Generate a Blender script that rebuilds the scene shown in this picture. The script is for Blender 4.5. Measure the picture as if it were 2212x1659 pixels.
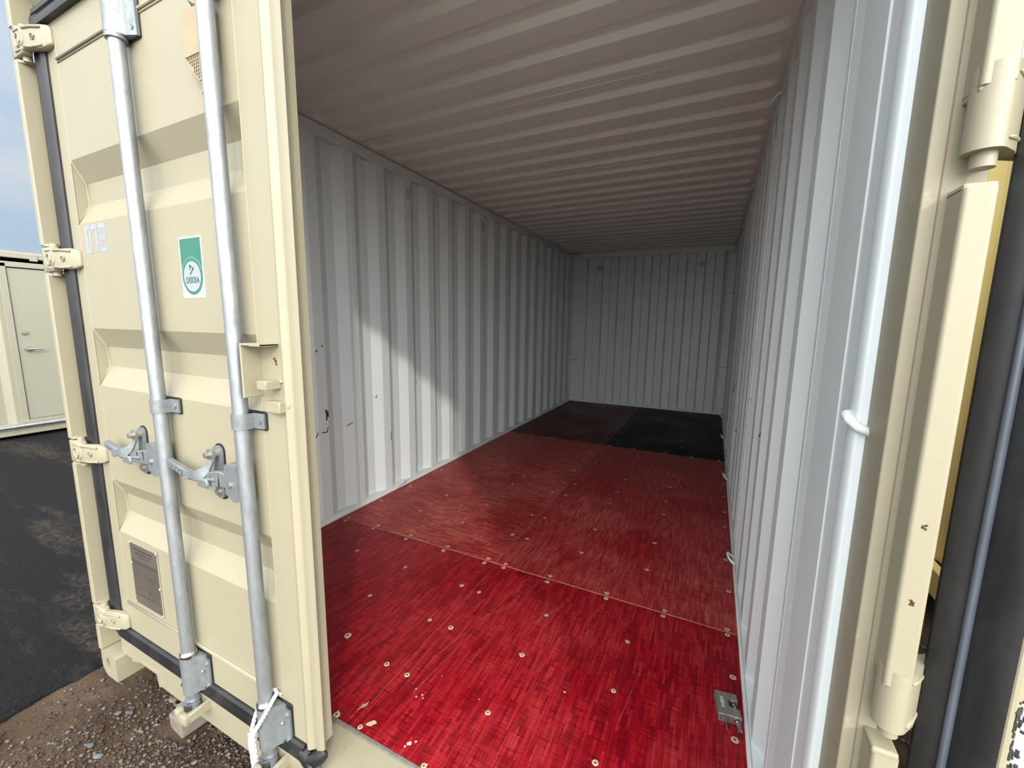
import bpy, bmesh, math, random
from mathutils import Vector, Matrix, noise
random.seed(7)
for o in list(bpy.data.objects): bpy.data.objects.remove(o, do_unlink=True)
SC = bpy.context.scene
COL = SC.collection
PI = math.pi

# ---------------------------------------------------------------- camera, world, sun, exposure
CAMP = Vector((2.1334, -0.8031, 1.2837))
YAW, PITCH, ROLL, FPX = 0.45103, 0.14514, -0.01414, 891.2
def cam_axes():
    cy, sy, cp, sp = math.cos(YAW), math.sin(YAW), math.cos(PITCH), math.sin(PITCH)
    f = Vector((-sy*cp, cy*cp, -sp)); r0 = Vector((cy, sy, 0)); d0 = f.cross(r0)
    cr, sr = math.cos(ROLL), math.sin(ROLL)
    return r0*cr + d0*sr, d0*cr - r0*sr, f
_r, _d, _f = cam_axes()
cd = bpy.data.cameras.new('camera'); cam = bpy.data.objects.new('camera', cd); COL.objects.link(cam)
cd.sensor_fit = 'HORIZONTAL'; cd.sensor_width = 36; cd.lens = FPX*36/2212
cd.clip_start = 0.02; cd.clip_end = 500
cam.matrix_world = Matrix(((_r.x, -_d.x, -_f.x, CAMP.x), (_r.y, -_d.y, -_f.y, CAMP.y), (_r.z, -_d.z, -_f.z, CAMP.z), (0, 0, 0, 1)))
SC.camera = cam
SC.view_settings.view_transform = 'Standard'; SC.view_settings.look = 'None'
SC.view_settings.gamma = 1; SC.view_settings.use_curve_mapping = False
SC.view_settings.exposure = 0.87
SUN_DIR = Vector((-1.0, 1.09, -0.80)).normalized()
sd = bpy.data.lights.new('sun', 'SUN'); sd.energy = 1.0; sd.angle = math.radians(2.2); sd.color = (1, .95, .86)
sun = bpy.data.objects.new('sun', sd); COL.objects.link(sun)
sun.rotation_euler = SUN_DIR.to_track_quat('-Z', 'Y').to_euler()
W = bpy.data.worlds.new('sky'); SC.world = W; W.use_nodes = True
SKY, AUR, AUR_P = 0.40, 11.0, 2.6
def world():
    nt = W.node_tree; n = nt.nodes; l = nt.links; n.clear()
    out = n.new('ShaderNodeOutputWorld'); bg = n.new('ShaderNodeBackground')
    tc = n.new('ShaderNodeTexCoord'); sep = n.new('ShaderNodeSeparateXYZ')
    l.new(tc.outputs['Generated'], sep.inputs[0])
    r = n.new('ShaderNodeValToRGB'); r.color_ramp.elements[0].position = 0.0; r.color_ramp.elements[0].color = (.54, .73, .93, 1)
    r.color_ramp.elements[1].position = .9; r.color_ramp.elements[1].color = (.40, .60, .88, 1)
    l.new(sep.outputs['Z'], r.inputs[0])
    mp = n.new('ShaderNodeMapping'); mp.inputs['Scale'].default_value = (1.0, 1.0, 2.6)
    nz = n.new('ShaderNodeTexNoise'); nz.inputs['Scale'].default_value = 2.2; nz.inputs['Detail'].default_value = 6; nz.inputs['Roughness'].default_value = .55
    l.new(tc.outputs['Generated'], mp.inputs[0]); l.new(mp.outputs[0], nz.inputs['Vector'])
    cr = n.new('ShaderNodeValToRGB'); cr.color_ramp.elements[0].position = .40; cr.color_ramp.elements[1].position = .64
    l.new(nz.outputs['Fac'], cr.inputs[0])
    mx = n.new('ShaderNodeMix'); mx.data_type = 'RGBA'; mx.inputs[7].default_value = (.80, .85, .92, 1)
    l.new(cr.outputs[0], mx.inputs[0]); l.new(r.outputs[0], mx.inputs[6])
    # hazy sun: the sky brightens smoothly towards the sun (aureole seen through thin cloud)
    dt = n.new('ShaderNodeVectorMath'); dt.operation = 'DOT_PRODUCT'; dt.inputs[1].default_value = tuple(-SUN_DIR)
    nv = n.new('ShaderNodeVectorMath'); nv.operation = 'NORMALIZE'; l.new(tc.outputs['Generated'], nv.inputs[0]); l.new(nv.outputs[0], dt.inputs[0])
    def m_(op, a, b_):
        k = n.new('ShaderNodeMath'); k.operation = op
        for q, v in ((0, a), (1, b_)):
            if isinstance(v, (int, float)): k.inputs[q].default_value = v
            else: l.new(v, k.inputs[q])
        return k.outputs[0]
    g = m_('POWER', m_('MULTIPLY', m_('ADD', dt.outputs['Value'], 1.0), .5), AUR_P)
    st = m_('MULTIPLY', m_('ADD', m_('MULTIPLY', g, AUR), 1.0), SKY)
    wm = n.new('ShaderNodeMix'); wm.data_type = 'RGBA'; wm.inputs[7].default_value = (.93, .92, .90, 1); l.new(m_('MINIMUM', m_('MULTIPLY', g, 1.6), 1.0), wm.inputs[0]); l.new(mx.outputs[2], wm.inputs[6])
    l.new(wm.outputs[2], bg.inputs[0]); l.new(st, bg.inputs[1]); l.new(bg.outputs[0], out.inputs[0])
world()

# ---------------------------------------------------------------- materials
MATS = {}
def nm(name):
    m = bpy.data.materials.new(name); m.use_nodes = True; nt = m.node_tree
    b = nt.nodes['Principled BSDF']; MATS[name] = m
    return m, nt, b
def noise_node(nt, scale, detail=4, rough=.5, stretch=(1, 1, 1), rot=(0, 0, 0), coord='Object'):
    tc = nt.nodes.new('ShaderNodeTexCoord'); mp = nt.nodes.new('ShaderNodeMapping')
    mp.inputs['Scale'].default_value = stretch; mp.inputs['Rotation'].default_value = rot
    nz = nt.nodes.new('ShaderNodeTexNoise'); nz.inputs['Scale'].default_value = scale
    nz.inputs['Detail'].default_value = detail; nz.inputs['Roughness'].default_value = rough
    nt.links.new(tc.outputs[coord], mp.inputs[0]); nt.links.new(mp.outputs[0], nz.inputs['Vector'])
    return nz
def ramp(nt, src, stops):
    r = nt.nodes.new('ShaderNodeValToRGB'); e = r.color_ramp.elements
    while len(e) < len(stops): e.new(.5)
    for k, (p, c) in enumerate(stops):
        e[k].position = p; e[k].color = c if len(c) == 4 else (*c, 1)
    nt.links.new(src, r.inputs[0]); return r
def mix(nt, fac, a, b, mode='MIX'):
    m = nt.nodes.new('ShaderNodeMix'); m.data_type = 'RGBA'; m.blend_type = mode
    for i, v in ((0, fac), (6, a), (7, b)):
        if isinstance(v, (int, float)): m.inputs[i].default_value = v
        elif isinstance(v, tuple): m.inputs[i].default_value = v if len(v) == 4 else (*v, 1)
        else: nt.links.new(v, m.inputs[i])
    return m.outputs[2]
def bump(nt, b, src, strength, dist=.002):
    bp = nt.nodes.new('ShaderNodeBump'); bp.inputs['Strength'].default_value = strength; bp.inputs['Distance'].default_value = dist
    nt.links.new(src, bp.inputs['Height']); nt.links.new(bp.outputs[0], b.inputs['Normal'])
def paint(name, c, rough=.45, var=.06, scale=3, grain=.12, spec=.5, dirt=None):
    m, nt, b = nm(name)
    a = noise_node(nt, scale, 5, .6)
    lo = tuple(x*(1-var) for x in c); hi = tuple(min(1, x*(1+var)) for x in c)
    r = ramp(nt, a.outputs['Fac'], [(.3, lo), (.7, hi)]); col = r.outputs[0]
    if dirt:
        d = noise_node(nt, dirt[1], 8, .7); dr = ramp(nt, d.outputs['Fac'], [(dirt[2], (0, 0, 0)), (dirt[2]+.14, (1, 1, 1))])
        col = mix(nt, dr.outputs[0], col, dirt[0])
    nt.links.new(col, b.inputs['Base Color'])
    b.inputs['Roughness'].default_value = rough; b.inputs['Specular IOR Level'].default_value = spec
    if grain:
        g = noise_node(nt, 260, 2, .5); bump(nt, b, g.outputs['Fac'], grain, .001)
    return m
CREAM = paint('cream_paint', (.238, .218, .152), .45, .03, 2.5, .15)
CREAMD = paint('cream_paint_weathered', (.24, .218, .150), .5, .06, 5, .25, dirt=((.32, .29, .21), 16, .62))
CREAMS = paint('cream_sill_paint', (.235, .215, .15), .55, .08, 6, .2, dirt=((.12, .105, .08), 9, .60))
CREAMLIT = paint('cream_bounce_lit', (.80, .62, .24), .45, .04, 3, .15)  # cream paint with the alley's gold bounce light put into its colour
GREY = paint('light_grey_paint', (.585, .635, .635), .42, .03, 1.6, .08)
GREYC = paint('light_grey_roof_paint', (.67, .68, .64), .5, .03, 1.6, .10)
SEALANT = paint('grey_sealant', (.60, .60, .57), .6, .05, 9, .1)
WHITEIN = paint('white_grey_door_lining', (.42, .44, .465), .35, .02, 2, .05)
def galv(name, c, metal, rough, scale=(22, 22, 22)):
    m, nt, b = nm(name)
    a = noise_node(nt, 1, 6, .65, scale)
    r = ramp(nt, a.outputs['Fac'], [(.3, tuple(x*.72 for x in c)), (.7, tuple(min(1, x*1.2) for x in c))])
    nt.links.new(r.outputs[0], b.inputs['Base Color'])
    rr = ramp(nt, a.outputs['Fac'], [(.3, (rough+.12,)*3), (.7, (rough-.08,)*3)])
    nt.links.new(rr.outputs[0], b.inputs['Roughness']); b.inputs['Metallic'].default_value = metal
    return m
GALV = galv('galvanised_steel', (.29, .312, .33), .75, .46, (40, 40, 14))
CAST = galv('zinc_casting', (.20, .222, .23), .55, .5, (30, 30, 30))
STEEL = galv('brushed_steel', (.33, .315, .29), .8, .42, (60, 8, 60))
CHROME = galv('bright_steel', (.55, .55, .54), 1.0, .22, (10, 10, 10))
def plain(name, c, rough=.5, metal=0, spec=.5):
    m, nt, b = nm(name); b.inputs['Base Color'].default_value = (*c, 1)
    b.inputs['Roughness'].default_value = rough; b.inputs['Metallic'].default_value = metal; b.inputs['Specular IOR Level'].default_value = spec
    return m
def rubber(name, c, rough, dust):
    m, nt, b = nm(name); a = noise_node(nt, 9, 8, .7, (1, 1, .35))
    r = ramp(nt, a.outputs['Fac'], [(.45, c), (.75, tuple(x+dust for x in c))])
    nt.links.new(r.outputs[0], b.inputs['Base Color']); b.inputs['Roughness'].default_value = rough
    return m
RUBBER = rubber('black_rubber', (.006, .006, .007), .45, .018)
RUBBERHL = rubber('rubber_highlight', (.05, .062, .08), .25, .03)  # bluish paler copy of the black rubber: highlight painted on the gasket lip
DARK = plain('dark_gap', (.012, .012, .012), .8)
PLATE = paint('brown_data_plate', (.075, .062, .052), .45, .12, 8, .1)
PLATED = plain('plate_print', (.035, .029, .025), .5)
WHITE = plain('white_vinyl', (.52, .53, .535), .35)
GREEN = plain('green_vinyl', (.018, .115, .08), .35)
LGREEN = plain('pale_green_vinyl', (.19, .36, .29), .35)
SILVER = plain('silver_vinyl', (.245, .255, .27), .35)
STENCIL = paint('faded_stencil_paint', (.225, .245, .27), .5, .12, 30, .1)
TAN = paint('tan_plastic', (.27, .215, .125), .5, .08, 12, .1)
TAND = plain('tan_plastic_holes', (.05, .035, .02), .7)
ROPE = paint('white_rope', (.52, .52, .505), .8, .08, 60, .2)
RUST = paint('rust', (.055, .02, .007), .8, .3, 60, .2)
SCREWM = paint('screw_head', (.40, .32, .21), .55, .2, 90, .2)
SCREWD = plain('screw_recess', (.10, .075, .05), .7)
CONC = paint('concrete', (.135, .122, .098), .9, .18, 40, .5)
VENTLIT = plain('vent_light_tint', (.55, .16, .05), .5)  # light coming through the vent slots, painted as an orange colour
SCUFF = plain('black_scuff', (.02, .02, .025), .6)
ALU = galv('sill_strip', (.13, .125, .11), .0, .75, (40, 40, 40))
def floor_mat(name, rot, c0, c1, c2, dust, dustc, rough):
    m, nt, b = nm(name); n = nt.nodes; l = nt.links
    tc = n.new('ShaderNodeTexCoord'); mp = n.new('ShaderNodeMapping'); mp.inputs['Rotation'].default_value = (0, 0, rot)
    l.new(tc.outputs['Object'], mp.inputs[0])
    def brick(w, h, mort, off):
        k = n.new('ShaderNodeTexBrick'); k.offset = off
        k.inputs['Scale'].default_value = 1; k.inputs['Brick Width'].default_value = w; k.inputs['Row Height'].default_value = h
        k.inputs['Mortar Size'].default_value = mort; k.inputs['Mortar Smooth'].default_value = .6
        k.inputs['Color1'].default_value = (0, 0, 0, 1); k.inputs['Color2'].default_value = (1, 1, 1, 1); k.inputs['Mortar'].default_value = (.5, .5, .5, 1)
        l.new(mp.outputs[0], k.inputs['Vector']); return k
    k1 = brick(.075, .0105, .0007, .37)
    st = n.new('ShaderNodeMapping'); st.inputs['Scale'].default_value = (7, 190, 1); l.new(mp.outputs[0], st.inputs[0])
    s1 = n.new('ShaderNodeTexNoise'); s1.inputs['Scale'].default_value = 1; s1.inputs['Detail'].default_value = 7; s1.inputs['Roughness'].default_value = .6; l.new(st.outputs[0], s1.inputs['Vector'])
    st2 = n.new('ShaderNodeMapping'); st2.inputs['Scale'].default_value = (210, 14, 1); l.new(mp.outputs[0], st2.inputs[0])
    s2 = n.new('ShaderNodeTexNoise'); s2.inputs['Scale'].default_value = 1; s2.inputs['Detail'].default_value = 4; l.new(st2.outputs[0], s2.inputs['Vector'])
    lg = n.new('ShaderNodeTexNoise'); lg.inputs['Scale'].default_value = 2.3; lg.inputs['Detail'].default_value = 5; l.new(mp.outputs[0], lg.inputs['Vector'])
    v = mix(nt, .62, k1.outputs['Color'], s1.outputs['Fac'])
    v = mix(nt, .36, v, s2.outputs['Fac'])
    v = mix(nt, .22, v, lg.outputs['Fac'])
    r = ramp(nt, v, [(.30, c0), (.49, c1), (.70, c2)])
    col = r.outputs[0]
    # dark broken lines between the strips and across the weave
    dl = ramp(nt, s2.outputs['Fac'], [(.32, (.75, .75, .75)), (.40, (0, 0, 0))]); gate = ramp(nt, s1.outputs['Fac'], [(.38, (0, 0, 0)), (.54, (1, 1, 1))])
    dd = mix(nt, 1.0, dl.outputs[0], gate.outputs[0], 'MULTIPLY')
    col = mix(nt, dd, col, tuple(x*.25 for x in c0))
    mo = n.new('ShaderNodeMath'); mo.operation = 'MULTIPLY'; mo.inputs[1].default_value = .55; l.new(k1.outputs['Fac'], mo.inputs[0])
    col = mix(nt, mo.outputs[0], col, tuple(x*.3 for x in c0))
    # dusty scuffed wear
    wn = ramp(nt, lg.outputs['Fac'], [(.38, (0, 0, 0)), (.72, (1, 1, 1))])
    fine = ramp(nt, s1.outputs['Fac'], [(.46, (0, 0, 0)), (.68, (1, 1, 1))]); fine2 = ramp(nt, s2.outputs['Fac'], [(.50, (0, 0, 0)), (.70, (1, 1, 1))])
    ff = mix(nt, .5, fine.outputs[0], fine2.outputs[0], 'ADD')
    w = mix(nt, 1.0, wn.outputs[0], ff, 'MULTIPLY')
    w2 = n.new('ShaderNodeMath'); w2.operation = 'MULTIPLY'; w2.inputs[1].default_value = dust; l.new(w, w2.inputs[0])
    col = mix(nt, w2.outputs[0], col, dustc)
    l.new(col, b.inputs['Base Color'])
    rr = ramp(nt, lg.outputs['Fac'], [(.3, (rough-.07,)*3), (.7, (rough+.12,)*3)]); l.new(rr.outputs[0], b.inputs['Roughness'])
    b.inputs['Specular IOR Level'].default_value = .14
    bump(nt, b, v, .12, .0015)
    return m
RED = ((.065, .0012, .004), (.195, .0025, .008), (.34, .017, .021))
REDF = floor_mat('red_bamboo_boards_front', PI/2, *RED, .25, (.33, .12, .11), .36)
REDM = floor_mat('red_bamboo_boards_worn', PI/2, (.10, .005, .008), (.235, .012, .016), (.36, .05, .048), .6, (.42, .22, .17), .40)
REDX = floor_mat('red_bamboo_boards_cross', 0, (.10, .006, .008), (.26, .020, .021), (.42, .085, .068), .75, (.45, .22, .16), .40)
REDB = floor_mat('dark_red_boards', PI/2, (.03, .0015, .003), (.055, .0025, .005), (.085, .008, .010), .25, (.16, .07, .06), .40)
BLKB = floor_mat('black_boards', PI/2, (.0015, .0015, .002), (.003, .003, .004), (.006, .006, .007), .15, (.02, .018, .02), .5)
def ground_mats():
    m, nt, b = nm('asphalt')
    sp = noise_node(nt, 190, 3, .7); sr = ramp(nt, sp.outputs['Fac'], [(.35, (.003, .003, .004)), (.62, (.009, .009, .0105)), (.76, (.06, .058, .056))])
    du = noise_node(nt, 1.0, 7, .65, (.5, 2.2, 1), (0, 0, .25)); dr = ramp(nt, du.outputs['Fac'], [(.54, (0, 0, 0)), (.66, (1, 1, 1))])
    f2 = noise_node(nt, 40, 5, .7); fr = ramp(nt, f2.outputs['Fac'], [(.40, (0, 0, 0)), (.66, (.75, .75, .75))])
    f = mix(nt, 1.0, dr.outputs[0], fr.outputs[0], 'MULTIPLY')
    nt.links.new(mix(nt, f, sr.outputs[0], (.085, .066, .047)), b.inputs['Base Color']); b.inputs['Roughness'].default_value = .9; b.inputs['Specular IOR Level'].default_value = .15
    bump(nt, b, sp.outputs['Fac'], .7, .006)
    m, nt, b = nm('dirt')
    a = noise_node(nt, 3.5, 8, .65); r = ramp(nt, a.outputs['Fac'], [(.3, (.052, .032, .019)), (.55, (.083, .055, .035)), (.75, (.112, .08, .055))])
    g = noise_node(nt, 120, 4, .7); gr = ramp(nt, g.outputs['Fac'], [(.35, (.55, .55, .55)), (.65, (1.1, 1.1, 1.1))])
    nt.links.new(mix(nt, 1.0, r.outputs[0], gr.outputs[0], 'MULTIPLY'), b.inputs['Base Color']); b.inputs['Roughness'].default_value = .95; b.inputs['Specular IOR Level'].default_value = .2
    bump(nt, b, g.outputs['Fac'], .9, .008)
ground_mats()
BOUNCE = paint('pale_bounce_ground', (.27, .245, .21), .95, .2, 8, .8)  # pale tone for the added ground that reflects light indoors
ASPH, DIRT = MATS['asphalt'], MATS['dirt']
STONES = [paint('stone_%s' % k, tuple(x*.8 for x in c), .8, .14, 70, .35) for k, c in (('grey', (.11, .115, .115)), ('blue_grey', (.075, .088, .092)), ('brown', (.12, .085, .06)), ('tan', (.18, .14, .10)), ('dark', (.042, .04, .039)), ('mauve', (.11, .085, .082)))]

# ---------------------------------------------------------------- helpers
WM = {}
def link(o, parent=None, world=True):
    COL.objects.link(o)
    if parent is not None:
        o.parent = parent
        if world: o.matrix_parent_inverse = WM[parent.name].inverted()
        WM[o.name] = (Matrix() if world else WM[parent.name]) @ o.matrix_basis
    else: WM[o.name] = o.matrix_basis.copy()
    return o
def empty(name, loc=(0, 0, 0), rz=0, **p):
    o = bpy.data.objects.new(name, None); o.empty_display_size = .1
    o.location = loc; o.rotation_euler = (0, 0, rz)
    for k, v in p.items(): o[k] = v
    return link(o)
def mesh(name, bm, mats, smooth=False):
    bmesh.ops.recalc_face_normals(bm, faces=bm.faces)
    me = bpy.data.meshes.new(name); bm.to_mesh(me); bm.free()
    for m in (mats if isinstance(mats, (list, tuple)) else [mats]): me.materials.append(m)
    if smooth:
        for p in me.polygons: p.use_smooth = True
        if smooth != 2: me.set_sharp_from_angle(angle=math.radians(38))
    return me
def obj(name, bm, mats, parent=None, smooth=False, world=True, **p):
    o = bpy.data.objects.new(name, mesh(name, bm, mats, smooth))
    for k, v in p.items(): o[k] = v
    return link(o, parent, world)
def inst(name, me, parent, loc, rot=(0, 0, 0), sc=1, world=True, **p):
    o = bpy.data.objects.new(name, me); o.location = loc; o.rotation_euler = rot
    o.scale = (sc, sc, sc) if isinstance(sc, (int, float)) else sc
    for k, v in p.items(): o[k] = v
    return link(o, parent, world)
def B(): return bmesh.new()
def box(bm, x0, x1, y0, y1, z0, z1, bev=0, seg=1, mi=0, M=None):
    vs = [bm.verts.new((x, y, z)) for x in (x0, x1) for y in (y0, y1) for z in (z0, z1)]
    fs = [bm.faces.new([vs[i] for i in q]) for q in ((0, 1, 3, 2), (4, 6, 7, 5), (0, 4, 5, 1), (2, 3, 7, 6), (0, 2, 6, 4), (1, 5, 7, 3))]
    for f in fs: f.material_index = mi
    if bev:
        r = bmesh.ops.bevel(bm, geom=list({e for f in fs for e in f.edges}), offset=bev, segments=seg, affect='EDGES', profile=.5)
        vs = list({v for f in r['faces'] for v in f.verts} | {v for v in vs if v.is_valid})
        for f in r['faces']: f.material_index = mi
    if M is not None:
        for v in vs:
            if v.is_valid: v.co = M @ v.co
    return vs
def prism(bm, pts, axis, a, b, mi=0, caps=True):
    """polygon pts in the plane normal to axis, extruded a..b along it"""
    def P(p, t): return {'x': (t, p[0], p[1]), 'y': (p[0], t, p[1]), 'z': (p[0], p[1], t)}[axis]
    lo = [bm.verts.new(P(p, a)) for p in pts]; hi = [bm.verts.new(P(p, b)) for p in pts]
    n = len(pts); fs = []
    for i in range(n): fs.append(bm.faces.new((lo[i], lo[(i+1) % n], hi[(i+1) % n], hi[i])))
    if caps: fs += [bm.faces.new(lo[::-1]), bm.faces.new(hi)]
    for f in fs: f.material_index = mi
    return lo + hi
def cyl(bm, c0, c1, r0, r1=None, n=20, mi=0, caps=True):
    r1 = r0 if r1 is None else r1
    c0, c1 = Vector(c0), Vector(c1); q = (c1-c0).normalized().to_track_quat('Z', 'Y')
    A = [bm.verts.new(c0 + q @ Vector((r0*math.cos(2*PI*i/n), r0*math.sin(2*PI*i/n), 0))) for i in range(n)]
    Bv = [bm.verts.new(c1 + q @ Vector((r1*math.cos(2*PI*i/n), r1*math.sin(2*PI*i/n), 0))) for i in range(n)]
    fs = [bm.faces.new((A[i], A[(i+1) % n], Bv[(i+1) % n], Bv[i])) for i in range(n)]
    if caps: fs += [bm.faces.new(A[::-1]), bm.faces.new(Bv)]
    for f in fs: f.material_index = mi
    return A + Bv
def tube(bm, pts, r, n=10, mi=0, closed=False, flat=1.0, up=None):
    pts = [Vector(p) for p in pts]; rings = []; m = len(pts)
    for i, p in enumerate(pts):
        a = pts[(i-1) % m] if (closed or i > 0) else p; b = pts[(i+1) % m] if (closed or i < m-1) else p
        t = (b-a).normalized(); ref = Vector(up) if up else (Vector((0, 0, 1)) if abs(t.z) < .9 else Vector((1, 0, 0)))
        u = t.cross(ref).normalized(); v = u.cross(t); rr = r[i] if isinstance(r, (list, tuple)) else r
        rings.append([bm.verts.new(p + u*math.cos(2*PI*k/n)*rr*flat + v*math.sin(2*PI*k/n)*rr) for k in range(n)])
    fs = []
    for i in range(m if closed else m-1):
        A, C = rings[i], rings[(i+1) % m]
        fs += [bm.faces.new((A[k], A[(k+1) % n], C[(k+1) % n], C[k])) for k in range(n)]
    if not closed: fs += [bm.faces.new(rings[0][::-1]), bm.faces.new(rings[-1])]
    for f in fs: f.material_index = mi
def strip_sheet(bm, prof, z0, z1, fmap, th=.003, mi=0, mo=0):
    """corrugated sheet: prof = [(s, depth)], swept z0..z1; fmap(s, d, z) -> world"""
    F = [[bm.verts.new(fmap(s, d, z)) for z in (z0, z1)] for s, d in prof]
    G = [[bm.verts.new(fmap(s, d+th, z)) for z in (z0, z1)] for s, d in prof]
    n = len(prof)
    for i in range(n-1):
        bm.faces.new((F[i][0], F[i+1][0], F[i+1][1], F[i][1])); bm.faces.new((G[i][0], G[i][1], G[i+1][1], G[i+1][0])).material_index = mo
        for e in (0, 1): bm.faces.new((F[i][e], G[i][e], G[i+1][e], F[i+1][e]))
    for i in (0, n-1): bm.faces.new((F[i][0], F[i][1], G[i][1], G[i][0]))
def hexbolt(bm, c, d, r=.009, h=.008, washer=True, mi=0):
    c, d = Vector(c), Vector(d).normalized()
    if washer: cyl(bm, c, c+d*.003, r*1.5, n=16, mi=mi); c = c+d*.003
    cyl(bm, c, c+d*h, r, r*.95, n=6, mi=mi)
def curve_to_mesh(name, cu, M, parent, world=True):
    t = bpy.data.objects.new(name + '_outline', cu); COL.objects.link(t)
    bpy.context.view_layer.update()
    me = bpy.data.meshes.new_from_object(t.evaluated_get(bpy.context.evaluated_depsgraph_get()))
    bpy.data.objects.remove(t, do_unlink=True); bpy.data.curves.remove(cu); me.name = name
    o = bpy.data.objects.new(name, me); o.matrix_basis = M
    return link(o, parent, world)
def text(name, body, size, mat, parent, M, ext=.0004, bold=0, sx=1.0, align='CENTER'):
    cu = bpy.data.curves.new(name, 'FONT'); cu.body = body; cu.size = size; cu.extrude = ext; cu.offset = bold
    cu.align_x = align; cu.align_y = 'CENTER'; cu.resolution_u = 3
    cu.materials.append(mat)
    return curve_to_mesh(name, cu, M @ Matrix.Diagonal((sx, 1, 1, 1)), parent)
def face_y(x, y, z):      # text plane facing -y, upright
    return Matrix.Translation((x, y, z)) @ Matrix.Rotation(PI/2, 4, 'X')

# ---------------------------------------------------------------- ground
GZ = -0.30
def asphalt():
    bm = B(); N = 260; ys = [-30 + 60*i/N for i in range(N+1)]
    ys = sorted(set([-30, -20, -12, -7, -4] + [-3 + 6*i/320 for i in range(321)] + [4, 7, 12, 20, 30]))
    rows = []
    for y in ys:
        e = -.285 + .018*noise.noise((y*9, 3, 0)) + .008*noise.noise((y*37, 8, 0)) - .05*max(0, -y-.2)
        rows.append([bm.verts.new((x, y, z)) for x, z in ((-45, GZ+.02), (-3, GZ+.02), (e-.03, GZ+.018), (e, GZ+.004), (e+.012, GZ-.06))])
    for a, b in zip(rows, rows[1:]):
        for i in range(4): bm.faces.new((a[i], a[i+1], b[i+1], b[i]))
    obj('asphalt_ground', bm, ASPH, smooth=False, kind='structure', label='dark asphalt lot with tan dust tracks')
asphalt()
def dirt():
    bm = B(); N = 150; x0, x1, y0, y1 = -.6, 1.7, -1.6, .7
    V = [[None]*(N+1) for _ in range(N+1)]
    for i in range(N+1):
        for j in range(N+1):
            x = x0+(x1-x0)*i/N; y = y0+(y1-y0)*j/N
            h = .012*noise.noise((x*3, y*3, 1)) + .006*noise.noise((x*13, y*13, 4)) + .004*noise.noise((x*40, y*40, 2))
            edge = min(i, N-i, j, N-j)/N
            V[i][j] = bm.verts.new((x, y, GZ-.008 + h*min(1, edge*12)))
    for i in range(N):
        for j in range(N): bm.faces.new((V[i][j], V[i+1][j], V[i+1][j+1], V[i][j+1]))
    obj('gravel_ground', bm, DIRT, smooth=2, kind='structure', label='brown dirt and gravel strip beside the asphalt')
    bm = B(); box(bm, -.26, 45, -45, -1.35, GZ-.1, GZ-.004)  # unseen pale slab, added to throw light up into the container
    obj('bounce_ground', bm, BOUNCE, kind='structure', label='unseen pale ground added in front to bounce light into the container')
    bm = B(); box(bm, -.9, 45, -45, 45, GZ-.3, GZ-.02)
    obj('earth_ground', bm, DIRT, kind='structure', label='bare brown earth under and between the containers')
dirt()
def pebble_verts(r, seed):
    b2 = bmesh.new(); bmesh.ops.create_icosphere(b2, subdivisions=1, radius=1)
    rnd = random.Random(seed); s = (rnd.uniform(.75, 1.35), rnd.uniform(.6, 1.0), rnd.uniform(.42, .7))
    vs = [Vector((v.co.x*s[0], v.co.y*s[1], v.co.z*s[2]))*rnd.uniform(.82, 1.12) for v in b2.verts]
    fs = [[v.index for v in f.verts] for f in b2.faces]; b2.free(); return vs, fs
PEB = [pebble_verts(1, k) for k in range(12)]
def gravel(name, n, region, dens, rmin, rmax, mats, label, z):
    verts, faces, mi = [], [], []; k = 0; tries = 0
    while k < n and tries < n*12:
        tries += 1
        x = random.uniform(region[0], region[1]); y = random.uniform(region[2], region[3])
        if random.random() > dens(x, y) or (.29 < x < .45 and y > -.14): continue
        r = rmin*(rmax/rmin)**(random.random()**2.2); vs, fs = PEB[random.randrange(12)]
        a = random.uniform(0, 2*PI); ca, sa = math.cos(a), math.sin(a); o = len(verts)
        zz = z + random.uniform(-.1, .35)*r
        for v in vs: verts.append((x + r*(v.x*ca - v.y*sa), y + r*(v.x*sa + v.y*ca), zz + r*v.z))
        for f in fs: faces.append([i+o for i in f])
        mi += [random.randrange(len(mats))]*len(fs); k += 1
    me = bpy.data.meshes.new(name); me.from_pydata(verts, [], faces)
    for m in mats: me.materials.append(m)
    me.polygons.foreach_set('material_index', mi); me.polygons.foreach_set('use_smooth', [True]*len(faces))
    o = bpy.data.objects.new(name, me); o['kind'] = 'stuff'; o['label'] = label; o['category'] = 'gravel'; link(o)
gravel('gravel', 30000, (-.26, 1.3, -1.1, .35), lambda x, y: .12 + .88*max(0, min(1, (x - y*.35 + .02)/.45)), .0020, .0095, [STONES[0], STONES[4], STONES[2], STONES[4], STONES[5], STONES[2], DIRT, DIRT, DIRT],
       'fine grey and brown gravel strewn over the dirt in front of the container', GZ-.004)
gravel('gravel', 5000, (2.35, 3.22, -.6, 3.2), lambda x, y: 1, .006, .024, [STONES[4], STONES[2], STONES[4], DIRT],
       'coarse dark gravel in the narrow alley between two containers', GZ-.018)
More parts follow.
